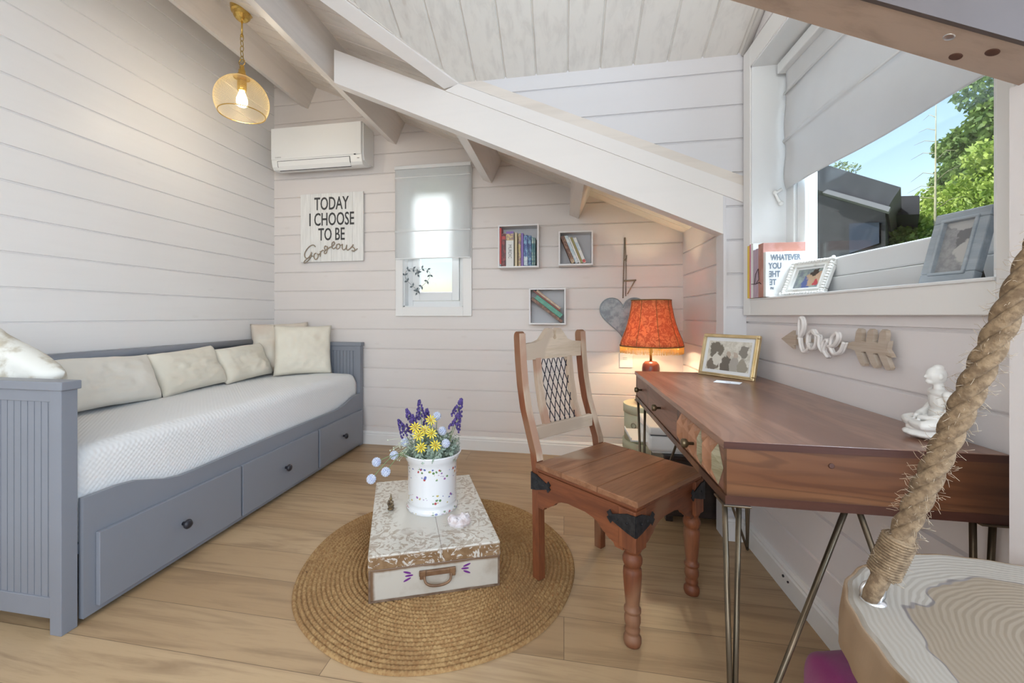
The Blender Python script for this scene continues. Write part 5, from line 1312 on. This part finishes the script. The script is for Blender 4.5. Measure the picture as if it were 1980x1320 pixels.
def daisy(t, tip, d):
    toward = (Vector((0, 0, 1.05)) - tip).normalized(); n_ = (toward * .8 + Vector((rf_.uniform(-.4, .4), 0, .5))).normalized(); u_ = n_.orthogonal().normalized(); w_ = n_.cross(u_)
    mb = MB()
    for k in range(10):
        a = 2 * PI * k / 10 + tip.x * 99; e = u_ * math.cos(a) + w_ * math.sin(a); g = n_.cross(e) * .95; l = .0285
        mb.add([tip + e * .003, tip + e * l * .6 + g * .0042 + n_ * .002, tip + e * l + n_ * .0008, tip + e * l * .6 - g * .0042 + n_ * .002, tip + e * .003 - n_ * .001, tip + e * l - n_ * .0005], [(0, 1, 2, 3), (4, 3, 5, 1)])
    mb.build('petals', M_yel, t, recalc=False)
    MB().ball(tuple(tip + n_ * .002), .0046, 8, 6).build('flower_centre', mat('daisy_centre', (.62, .40, .02), ns=90), t)
def scab(t, tip, d):
    mb = MB(); mb.ball(tuple(tip), .0130, 10, 7)
    for k in range(46):
        z_ = 2 * (k + .5) / 46 - 1; a = k * 2.39996; e = Vector((math.sqrt(1 - z_ * z_) * math.cos(a), math.sqrt(1 - z_ * z_) * math.sin(a), z_)); c_ = tip + e * .0152
        mb.ball(tuple(c_), .0052, 5, 4, (1, 1, 1))
    mb.build('flower_head', M_pbl, t)
FY = 1.80
for i, (px, py, y, w_) in enumerate(((812, 787, 1.83, 'tallest on the left of the bouquet'), (790, 803, 1.86, 'left of the tallest one'), (826, 803, 1.88, 'behind the yellow daisies'), (776, 823, 1.80, 'at the left edge of the bouquet'), (800, 815, 1.78, 'just above the top yellow daisy'), (889, 782, 1.82, 'standing out high on the right'), (886, 808, 1.79, 'lower of the two on the right'))):
    flower('lavender_sprig', 'violet lavender sprig, ' + w_, 'flower', 'lavender in the white pot', camvec(px, py, y), lav)
for i, (px, py, y, w_) in enumerate(((833, 812, 1.76, 'highest'), (803, 826, 1.72, 'upper left'), (821, 831, 1.74, 'middle of the cluster'), (809, 842, 1.70, 'below the upper left one'), (834, 838, 1.72, 'right of the cluster middle'), (842, 861, 1.71, 'low on the right'), (814, 865, 1.70, 'lowest, deep yellow'))):
    flower('yellow_daisy', 'yellow daisy in the white pot, ' + w_, 'flower', 'yellow daisies in the white pot', camvec(px, py, y), daisy)
for i, (px, py, y, w_) in enumerate(((845, 804, 1.86, 'top right behind the highest daisy'), (855, 833, 1.80, 'right of the yellow cluster'), (862, 857, 1.76, 'low by the right rim'), (783, 855, 1.78, 'at the left above the rim'), (762, 880, 1.72, 'just outside the left rim'), (728, 893, 1.66, 'arching out left, uppermost of three'), (746, 912, 1.62, 'arching out left, nearest the case edge'), (718, 926, 1.58, 'arching out left, the lowest'))):
    flower('pale_blue_flower', 'pale blue round flower, ' + w_, 'flower', 'pale blue flowers in the white pot', camvec(px, py, y), scab)
mb = MB()
def leafy(mb, root, tip, nL, ll, wl):
    pts = sp([root, root.lerp(tip, .5) + Vector((0, 0, .02)), tip], 5); mb.tube(pts, .0009, 4)
    for k in range(nL):
        t_ = .25 + .75 * k / nL; i = min(len(pts) - 2, int(t_ * (len(pts) - 1))); p = pts[i]; d = (pts[i + 1] - pts[i]).normalized()
        e = Matrix.Rotation(rf_.random() * 2 * PI, 3, d) @ d.orthogonal().normalized(); e = (e + d * .5).normalized(); g = d.cross(e).normalized() * wl
        mb.add([p, p + e * ll * .5 + g, p + e * ll, p + e * ll * .5 - g], [(0, 1, 2, 3)])
for k in range(190):
    a = rf_.random() * 2 * PI; q = rf_.random() ** .5; h_ = rf_.uniform(.02, .135) * (1.1 - .5 * q)
    root = Vector((PX + .05 * q * math.cos(a), PY + .05 * q * math.sin(a), TOPZ + .200)); tip = Vector((PX + .135 * q * math.cos(a), PY + .135 * q * math.sin(a), TOPZ + .228 + h_))
    leafy(mb, root, tip, 13, .027, .0042)
gr = mb.build('foliage', M_sage, recalc=False); recenter(gr, (PX, PY, TOPZ + .200)); tag(gr, 'sage green filler leaves packed in the white flower pot', 'foliage', None, 'stuff')
mb = MB()
for k in range(26):
    tip = camvec(rf_.uniform(745, 800), rf_.uniform(850, 890), 1.74); root = Vector((PX - .05, PY - .03, TOPZ + .200)); mb.tube(sp([root, root.lerp(tip, .5) + Vector((0, 0, .05)), tip], 4), .0007, 4); mb.ball(tuple(tip), .0035, 6, 4)
gy = mb.build('filler_blossom', mat('cream_bud', (.62, .66, .50), rough=.7), recalc=False); recenter(gy, (PX - .05, PY - .03, TOPZ + .200)); tag(gy, 'tiny cream buds on wiry sprays spilling left from the pot', 'flower', None, 'stuff')
# bronze figurine and quartz
fg = thing('bronze_figurine', 'tiny bronze seated figurine with pointed crown on the left of the case', 'figurine', (-.760, 1.758, TOPZ + .0003), R(-100))
blob('figurine_body', mat('aged_bronze', (.22, .15, .07), (.12, .10, .08), ns=90, rough=.4, metal=.6), fg, [('e', Matrix.Translation((0, 0, .007)) @ Matrix.Diagonal((.017, .015, .007, 1))), ('e', Matrix.Translation((0, 0, .020)) @ Matrix.Diagonal((.012, .015, .009, 1))), ('e', Matrix.Translation((-.001, 0, .034)) @ Matrix.Diagonal((.008, .011, .011, 1))), ('e', Matrix.Translation((0, 0, .050)) @ Matrix.Diagonal((.0065, .0065, .008, 1))), ('t', [(0, 0, .055), (0, 0, .072)], (.0045, .0012)),
    ('t', [(0, .011, .040), (.006, .013, .028), (.010, .003, .024)], (.0035, .003)), ('t', [(0, -.011, .040), (.006, -.013, .028), (.010, -.003, .024)], (.0035, .003))], .0011, 2)
qz = MB(); rq = random.Random(4)
for k in range(9):
    c_ = Vector((rq.uniform(-.022, .022), rq.uniform(-.016, .016), .010)); d = Vector((rq.uniform(-.7, .7), rq.uniform(-.7, .7), 1)).normalized(); M4 = Matrix.Translation(c_) @ d.to_track_quat('Z', 'Y').to_matrix().to_4x4(); r_ = rq.uniform(.008, .013); l = rq.uniform(.012, .030)
    qz.lathe([(r_, -.008), (r_, l * .6), (.0004, l)], 6, M4)
qz.lathe([(.030, 0), (.034, .008), (.020, .020), (.0005, .024)], 9)
qz.v = [(v[0] * 1.5, v[1] * 1.25, max(0, v[2] * 1.35)) for v in qz.v]; qz.sm = [False] * len(qz.sm)
q_ = qz.build('quartz_stone', mat('milky_quartz', (.80, .76, .78), (.62, .52, .50), ns=40, rough=.15, coat=.4)); q_.location = (-.430, 1.695, TOPZ + .0003); q_.rotation_euler = (0, 0, R(25)); W[q_] = Matrix.Translation(q_.location)
tag(q_, 'cluster of milky quartz crystal on the right of the case', 'stone')

# ------------------------------------------------------------------ swing and pouf
sw = thing('log_swing', 'hanging swing seat cut from a pale log slice on jute rope', 'swing', (.6196, .5173, .60))
m, nt, b = newmat('log_slice'); v = coords(nt); nz = noisef(nt, v, 3.2, 4, .55, .6)
s3 = node(nt, 'ShaderNodeSeparateXYZ', {0: v})
rad = mth(nt, 'SQRT', mth(nt, 'ADD', mth(nt, 'MULTIPLY', s3.outputs[0], s3.outputs[0]), mth(nt, 'MULTIPLY', s3.outputs[1], s3.outputs[1])))
rr_ = mth(nt, 'ADD', rad, mth(nt, 'MULTIPLY', nz, .07))
ringf = mth(nt, 'SINE', mth(nt, 'MULTIPLY', rr_, 900.0))
nz2 = noisef(nt, v, 5.0, 3, .5, .3)
bl = mth(nt, 'ADD', rad, mth(nt, 'MULTIPLY', mth(nt, 'SUBTRACT', nz2, .5), .22))
heartw = mth(nt, 'SUBTRACT', 1.0, ramp(nt, bl, .212, .216)); line = mth(nt, 'SUBTRACT', 1.0, ramp(nt, mth(nt, 'ABSOLUTE', mth(nt, 'SUBTRACT', bl, .214)), .0006, .0022))
col = mixc(nt, heartw, (.33, .292, .245), (.255, .198, .138))
col = mixc(nt, mth(nt, 'MULTIPLY', ramp(nt, ringf, -.2, 1.0), .11), col, (.34, .28, .22))
col = mixc(nt, mth(nt, 'MULTIPLY', line, .8), col, (.14, .12, .12))
nt.links.new(col, b.inputs['Base Color']); b.inputs['Roughness'].default_value = .6; bump(nt, b, ringf, .12, .002)
M_slice = m
def slab_r(a): return .272 * (1 + .012 * math.sin(3 * a + 1) + .008 * math.sin(8 * a) + .004 * math.sin(31 * a))
NA = 160; vs = []; prf = [(.0, .07), (.97, .07), (.99, .067), (1.0, .058), (1.015, .03), (1.02, .006), (1.01, 0), (0, 0)]
for q, z in prf:
    for k in range(NA): a = 2 * PI * k / NA; r_ = slab_r(a) * q; vs.append((r_ * math.cos(a), r_ * math.sin(a), z))
fs = [(i * NA + k, (i + 1) * NA + k, (i + 1) * NA + (k + 1) % NA, i * NA + (k + 1) % NA) for i in (1, 2, 3, 4, 5) for k in range(NA)] + [tuple(NA + k for k in range(NA)), tuple(reversed(range(6 * NA, 7 * NA)))]
mbs = MB().add(vs[:7 * NA], fs, None, False); mbs.build('seat_slice', M_slice, sw, world=False)
mbs = MB(); vs = []
pr3 = [(1.001, .0675), (1.006, .058), (1.021, .03), (1.026, .006), (1.012, -.001)]
for q, z in pr3:
    for k in range(NA): a = 2 * PI * k / NA; r_ = slab_r(a) * q * (1 + .004 * noise.noise(Vector((a * 9, z * 40, 0)))); vs.append((r_ * math.cos(a), r_ * math.sin(a), z))
for q, z in pr3:
    for k in range(NA): a = 2 * PI * k / NA; r_ = slab_r(a) * (q - .012); vs.append((r_ * math.cos(a), r_ * math.sin(a), z))
h_ = 5 * NA; fs = []
for i in range(4):
    for k in range(NA):
        qd = (i * NA + k, (i + 1) * NA + k, (i + 1) * NA + (k + 1) % NA, i * NA + (k + 1) % NA); fs += [qd, tuple(x + h_ for x in reversed(qd))]
for i in (0, 4):
    for k in range(NA): fs.append((i * NA + k, i * NA + (k + 1) % NA, h_ + i * NA + (k + 1) % NA, h_ + i * NA + k))
mbs.add(vs, fs, None, True).build('bare_edge', wood('peeled_edge', (.27, .165, .085), (.17, .10, .048), 2, .6, rough=.7, bs=.6, c3=(.30, .20, .12)), sw, world=False)['label'] = 'peeled brown edge'
M_rope = mat('jute_rope', (.25, .172, .10), (.14, .09, .050), scale=(1, 1, 1), ns=120, rough=.95, bs=.5, bd=.003, bscale=260)
anchor = Vector((.63, .50, 2.15))
def rope(P0, hang, eye=True):
    """thick three strand rope from the seat up to the ring"""
    d = (hang - P0).normalized(); q = d.orthogonal().normalized(); w_ = d.cross(q)
    Lr = (hang - P0).length; mb = MB(); n_ = int(Lr / .006)
    start = .03
    for s_ in range(3):
        pts = []
        for i in range(n_ + 1):
            t = start + (Lr - start) * i / n_; a = t * 2 * PI / .085 + s_ * 2 * PI / 3
            pts.append(P0 + d * t + (q * math.cos(a) + w_ * math.sin(a)) * .0062)
        mb.tube(pts, .0074, 8)
    o = mb.build('rope', M_rope, sw)
    mb = MB(); pts = []
    for i in range(15 * 12):
        t = .035 + .055 * i / (15 * 12); a = i / 12 * 2 * PI; pts.append(P0 + d * t + (q * math.cos(a) + w_ * math.sin(a)) * .0160)
    mb.tube(pts, .0021, 5); mb.tube([P0 + d * .034, P0 + d * .091], .0150, 12)
    mb.build('whipping', M_rope, o)
    mb = MB(); mb.tube(sp([P0 + d * .05 + q * .008, P0 + d * .01 + q * .013, P0 - d * .010 + Vector((0, 0, .006)), P0 + d * .01 - q * .010, P0 + d * .05 - q * .007]), .0095, 10)
    mb.build('eye_splice', M_rope, o)
    mb = MB(); rr_ = random.Random(8)
    for k in range(900):
        t = rr_.uniform(.03, Lr * .8); a = rr_.random() * 2 * PI; e = q * math.cos(a) + w_ * math.sin(a); p = P0 + d * t + e * .0125; l = rr_.uniform(.004, .014)
        e2 = (e + d * rr_.uniform(-1, 1) + q * rr_.uniform(-.5, .5)).normalized(); mb.tube([p, p + e2 * l * .6, p + e2 * l + d * rr_.uniform(-.004, .004)], .00022, 3)
    mb.build('loose_fibres', mat('jute_fibre', (.48, .38, .27), rough=.9), o)['kind'] = 'stuff'
P0 = Vector((.405, .640, .678))
# direction read from the photograph: leans up towards the common ring
hang = Vector((.600, .500, 2.02))
hang = P0 + (Vector((.500, .560, 1.091)) - P0).normalized() * 1.12
rope(P0, hang)
P1 = Vector((.80, .36, .678)); rope(P1, hang)
MB().tube([P0 + Vector((.002, .0, .012)), P0 + Vector((0, 0, -.02))], .004, 8).lathe([(.014, .0), (.014, .003), (.006, .006)], 16, Matrix.Translation(P0 - Vector((0, 0, .010)))).tube([P0 + Vector((.013 * math.cos(a), .0, .004 + .013 * math.sin(a))) for a in [2 * PI * k / 16 for k in range(16)]], .003, 6, closed=True).build('eye_bolt', mat('steel', (.6, .6, .6), rough=.3, metal=1), sw)
mb = MB(); top = Vector((hang.x, hang.y, 2.563))
mb.tube([hang - Vector((0, 0, .01)), top], .006, 8); mb.ball(tuple(hang), .022)
mb.build('hanging_ring', M_black, sw)
pf = thing('floor_cushion', 'magenta floor cushion under the desk beside the wall', 'cushion', (.685, 1.06, 0), R(4))
mb = MB(); n1, n2 = 40, 24; vs = []
for j in range(n2 + 1):
    v_ = -PI / 2 + PI * j / n2
    for k in range(n1):
        a = 2 * PI * k / n1; se = lambda x, p: math.copysign(abs(x) ** p, x)
        cx_ = .098 * se(math.cos(v_), .32) * se(math.cos(a), .28); cy_ = .125 * se(math.cos(v_), .32) * se(math.sin(a), .28); cz_ = .122 + .122 * se(math.sin(v_), .45)
        nn_ = noise.noise(Vector((cx_ * 9, cy_ * 9, cz_ * 14))) * .010
        vs.append((cx_ * (1 + nn_ * 4), cy_ * (1 + nn_ * 4), max(0, cz_ + nn_)))
mb.add(vs, [(j * n1 + k, j * n1 + (k + 1) % n1, (j + 1) * n1 + (k + 1) % n1, (j + 1) * n1 + k) for j in range(n2) for k in range(n1)], None, True)
mb.build('cushion_cover', cloth('magenta_cloth', (.26, .015, .13), (.20, .01, .10), bs=.4), pf, world=False)

# ------------------------------------------------------------------ pendant
GX, GY, GZ, GR = -1.928, 2.234, 2.352, .150
pd = thing('pendant_lamp', 'golden wire mesh globe pendant hanging from the sloping ceiling', 'lamp', (GX, GY, GZ - .1))
T = Matrix.Translation((GX, GY, 0))
MB().lathe([(.010, 2.836), (.020, 2.840), (.034, 2.850), (.046, 2.866), (.050, 2.885), (.060, 2.892), (.064, 2.92), (.064, 2.99)], 32, T).cut((GX, GY, roofz(GX)), RN).build('canopy', M_brass, pd)
MB().lathe([(.005, 2.755), (.005, 2.870)], 12, T).lathe([(.009, 2.745), (.010, 2.752), (.006, 2.760)], 12, T).build('hanging_rod', M_brass, pd)
z = 2.735; k = 0
while z > 2.60:
    a = (k % 2) * PI / 2; L_ = [(.011 * math.cos(t), 0, .019 * math.sin(t)) for t in [2 * PI * i / 18 for i in range(18)]]
    MB().tube([(GX + p[0] * math.cos(a), GY + p[0] * math.sin(a), z + p[2]) for p in L_], .0024, 6, closed=True).build('chain_link', mat('antique_brass', (.45, .34, .13), rough=.35, metal=.9), pd)
    z -= .0315; k += 1
MB().tube([(GX + .020 * math.cos(t), GY, 2.588 + .020 * math.sin(t)) for t in [2 * PI * i / 24 for i in range(24)]], .003, 6, closed=True).build('chain_link', M_brass, pd)
MB().lathe([(.006, 2.572), (.012, 2.566), (.014, 2.555), (.012, 2.548), (.019, 2.540), (.020, 2.525), (.024, 2.515), (.026, 2.505), (.050, GZ + GR * .955)], 28, T).build('lamp_cap', M_brass, pd)
MB().lathe([(.020, GZ + .145), (.026, GZ + .135), (.026, GZ + .07), (.022, GZ + .062)], 24, T).build('lamp_socket', M_brass, pd)
# knitted mesh: wires as geometry through a wireframe modifier
nu_, nv_ = 84, 40; vs = []; c0 = math.acos(.955); c1 = math.acos(-.53)
for j in range(nv_ + 1):
    th2 = c0 + (c1 - c0) * j / nv_
    for k in range(nu_):
        a = 2 * PI * (k + .5 * (j % 2)) / nu_; vs.append((GX + GR * math.sin(th2) * math.cos(a), GY + GR * math.sin(th2) * math.sin(a), GZ + GR * math.cos(th2) * .98))
fs = []
for j in range(0, nv_ - 1):
    for k in range(nu_):
        if j % 2 == 0: fs.append((j * nu_ + k, (j + 1) * nu_ + k, (j + 2) * nu_ + k, (j + 1) * nu_ + (k - 1) % nu_)) if j + 2 <= nv_ else None
        else: fs.append((j * nu_ + k, (j + 1) * nu_ + (k + 1) % nu_, (j + 2) * nu_ + k, (j + 1) * nu_ + k)) if j + 2 <= nv_ else None
ms_ = MB().add(vs, fs, None, True).build('mesh_globe', mat('gold_wire', (.80, .66, .38), rough=.3, metal=.85), pd, recalc=False)
md = ms_.modifiers.new('wires', 'WIREFRAME'); md.thickness = .0011; md.use_even_offset = False
rz_ = GZ - GR * .53 * .98; rr_ = GR * math.sin(c1)
MB().tube([(GX + rr_ * math.cos(t), GY + rr_ * math.sin(t), rz_) for t in [2 * PI * i / 64 for i in range(64)]], .003, 8, closed=True).build('rim_ring', M_brass, pd)
MB().lathe([(.013, GZ + .070), (.016, GZ + .055), (.030, GZ + .015), (.031, GZ - .005), (.024, GZ - .028), (.004, GZ - .036)], 24, T).build('light_bulb', mat('lit_pendant_bulb', (1, .88, .68), emit=6, ecol=(1, .86, .62)), pd)
light('pendant_light', 'POINT', (GX, GY, GZ - .05), 3.2, (1, .86, .66), radius=.035)

# ------------------------------------------------------------------ outside the big window
M_shed = mat('dark_boarding', (.012, .014, .017), (.020, .022, .026), scale=(1, 1, 8), ns=3, rough=.7); M_roofd = mat('slate_roof', (.024, .028, .035), (.032, .037, .045), ns=5, rough=.6)
hs_ = thing('neighbour_house', 'dark boarded neighbouring house with overhanging slate roof beyond the window', 'house', (5.6, 7.0, -2.6))
ME = F((0, 0, 0), (0, 1, 0), (0, 0, 1))   # local x->Y, y->Z, z->X
def at_x(px, py, X):
    d = Vector((-math.sin(YAW), math.cos(YAW), 0)); r_ = Vector((math.cos(YAW), math.sin(YAW), 0))
    v = d + r_ * ((px - 943) / 808) + Vector((0, 0, (609.5 - py) / 808)); t = X / v.x; return (v.y * t, 1.05 + v.z * t)
def house_poly(pts, X, dep, name, m): return MB().prism([at_x(px, py, X) for px, py in pts], 0, dep, Matrix(((0, 0, 1, X), (1, 0, 1.45, 0), (0, 1, 0, 0), (0, 0, 0, 1)))).build(name, m, hs_)
house_poly([(1500, 300), (1500, 700), (1712, 640), (1712, 400), (1722, 392)], 5.0, 1.6, 'house_wall', M_shed)
house_poly([(1500, 280), (1605, 321), (1742, 362), (1727, 384), (1716, 402), (1600, 372), (1500, 345)], 4.7, 2.2, 'roof_verge', M_roofd)
house_poly([(1700, 380), (1778, 378), (1778, 414), (1708, 417)], 5.6, .9, 'lower_roof', M_roofd)
house_poly([(1590, 372), (1600, 366), (1722, 400), (1718, 409)], 4.62, .12, 'gutter', mat('grey_gutter', (.14, .15, .17), rough=.5))
house_poly([(1642, 432), (1700, 430), (1700, 470), (1642, 490)], 4.97, .04, 'house_window', mat('dark_pane', (.012, .02, .04), rough=.5))
house_poly([(1725, 418), (1770, 416), (1740, 429), (1712, 434)], 7.8, .1, 'pale_awning', mat('pale_canvas', (.62, .62, .56), rough=.8))
def leaves(name, label, cat, spots, m, nleaf, ls, seed, trunk=None, thingloc=None):
    rr_ = random.Random(seed); t = thing(name, label, cat, thingloc)
    mb = MB()
    tot_ = sum(s_[3] ** 2 for s_ in spots)
    for (cx_, cy_, cz_, r_) in spots:
        for k in range(int(nleaf * r_ * r_ / tot_)):
            e = Vector((rr_.gauss(0, 1), rr_.gauss(0, 1), rr_.gauss(0, 1))).normalized(); q = r_ * (rr_.random() ** .35)
            p = Vector((cx_, cy_, cz_)) + Vector((e.x * q, e.y * q, e.z * q * .8)); n_ = Vector((rr_.gauss(0, 1), rr_.gauss(0, 1), rr_.gauss(0, 1) + 1.0)).normalized(); u_ = n_.orthogonal().normalized(); w_ = n_.cross(u_); l = ls * rr_.uniform(.6, 1.3)
            mb.add([p - u_ * l, p + w_ * l * .42, p + u_ * l, p - w_ * l * .42], [(0, 1, 2, 3)])
    lf_ = mb.build('leaf_canopy', m, t, recalc=False)
    if trunk:
        mb = MB()
        for pts, r0 in trunk: mb.tube(sp(pts, 4), [r0 * (1 - .7 * i / (4 * (len(pts) - 1))) for i in range(4 * (len(pts) - 1) + 1)], 8)
        mb.build('trunk', mat('bark', (.16, .13, .09), (.24, .21, .16), ns=8, rough=.9), t)
    return t
def leafmat(name, a, b_, tr_=.35):
    m, nt, b = newmat(name); f = noisef(nt, coords(nt), 4, 4); c_ = mixc(nt, ramp(nt, f, .35, .65), a, b_); nt.links.new(c_, b.inputs['Base Color']); b.inputs['Roughness'].default_value = .5
    t_ = node(nt, 'ShaderNodeBsdfTranslucent'); nt.links.new(c_, t_.inputs[0]); mx = node(nt, 'ShaderNodeMixShader', {0: tr_}); nt.links.new(b.outputs[0], mx.inputs[1]); nt.links.new(t_.outputs[0], mx.inputs[2]); nt.links.new(mx.outputs[0], nt.nodes['Material Output'].inputs[0]); return m
M_l1 = leafmat('broad_leaf_green', (.10, .19, .05), (.22, .34, .09)); M_l2 = leafmat('bright_leaf_green', (.24, .38, .06), (.40, .52, .12)); M_l3 = leafmat('birch_leaf_green', (.18, .26, .10), (.28, .36, .15))
def sp_at(px, py, X, r_): y, z = at_x(px, py, X); return (X, y, z, r_)
Xt = 9.0
leaves('tree', 'tall dark green leafy tree at the right of the window view', 'tree', [sp_at(1925, 170, Xt, .62), sp_at(1960, 240, Xt, .8), sp_at(1905, 270, Xt, .62), sp_at(1870, 290, Xt, .52), sp_at(1840, 285, Xt, .36), sp_at(1900, 330, Xt, .75), sp_at(1850, 345, Xt, .48), sp_at(1975, 330, Xt, 1.0), sp_at(1930, 205, Xt, .40)], M_l1, 11000, .085, 1, [([(Xt, 10.4, -3.0), (Xt, 10.3, 1.5), (Xt + .1, 10.6, 4.2), (Xt, 10.3, 6.2)], .22)], (Xt, 10.4, -3.0))
Xh = 7.4
leaves('bush', 'bright green bamboo bush filling the lower right of the window view', 'bush', [sp_at(1925, 300, Xh, .42), sp_at(1915, 370, Xh, .62), sp_at(1860, 400, Xh, .55), sp_at(1800, 385, Xh, .30), sp_at(1820, 430, Xh, .50), sp_at(1965, 420, Xh, .9), sp_at(1890, 440, Xh, .55), sp_at(1930, 470, Xh, .6)], M_l2, 9000, .065, 2, [([(Xh, 8.8, -2.6), (Xh, 8.9, 3.0)], .10)], (Xh, 8.8, -2.6))
leaves('hedge', 'sunlit green hedge below the dark roofs', 'hedge', [sp_at(1760, 460, 6.6, .55), sp_at(1720, 450, 6.6, .32), sp_at(1790, 430, 6.6, .36), sp_at(1740, 500, 6.6, .7), sp_at(1810, 490, 6.6, .6), sp_at(1725, 480, 6.6, .45)], M_l2, 7000, .06, 3, [([(6.6, 9.4, -2.6), (6.6, 9.4, 2.0)], .10)], (6.6, 9.4, -2.6))
leaves('tree', 'fine leaved treetop just above the dark house roof', 'tree', [sp_at(1625, 322, 9.5, .22), sp_at(1650, 325, 9.5, .22), sp_at(1600, 330, 9.5, .25)], M_l3, 260, .06, 4, [([(9.5, 16.4, -2.6), (9.5, 16.4, 5.8)], .08)], (9.5, 16.4, -2.6))
bt = thing('bare_sapling', 'thin almost leafless sapling against the blue sky', 'tree', (6.2, 8.344, -2.6))
y0_, _ = at_x(1808, 300, 6.2); mb = MB(); zt_ = at_x(1808, 195, 6.2)[1]
mb.tube([(6.2, y0_, -2.6), (6.2, y0_, 2.5), (6.2, y0_ - .02, zt_)], [.035, .020, .005], 6)
for k, (py, dl) in enumerate(((215, -.35), (240, -.45), (262, -.55), (285, -.62), (300, .3), (325, -.62), (350, -.7), (372, -.75), (340, .35), (395, .4))):
    z = at_x(1808, py, 6.2)[1]
    mb.tube([(6.2, y0_, z - .10), (6.2 + .05, y0_ - dl * .5, z + .02), (6.2 + .08, y0_ - dl, z + .05 * math.sin(k))], [.007, .005, .002], 5)
mb.build('branches', mat('pale_bark', (.35, .36, .24), (.28, .28, .18), ns=10, rough=.8), bt)
bw = thing('white_house', 'white house glimpsed between the leaves behind the hedge', 'house', (11, 12.5, -2.6))
yA, zA = at_x(1775, 395, 11.0); yB_, zB = at_x(1860, 395, 11.0); zC = at_x(1775, 372, 11)[1]
MB().box(11, 13, yB_, yA, -2.6, zA).build('house_wall', mat('white_render', (.75, .75, .73), rough=.8), bw)
MB().prism([(yB_ - .1, zA), (yA + .1, zA), ((yA + yB_) / 2, zC + .1)], 10.9, 13.1, ME).build('roof', mat('pale_roof', (.55, .56, .56), rough=.7), bw)
gnd = struct(MB().box(1.7, 60, -40, 60, -2.7, -2.6).box(-60, -3, -40, 60, -2.7, -2.6).box(-3, 1.7, 3.6, 60, -2.7, -2.6).build('ground', mat('garden_ground', (.10, .15, .05), (.16, .20, .08), ns=.6, rough=.9)))
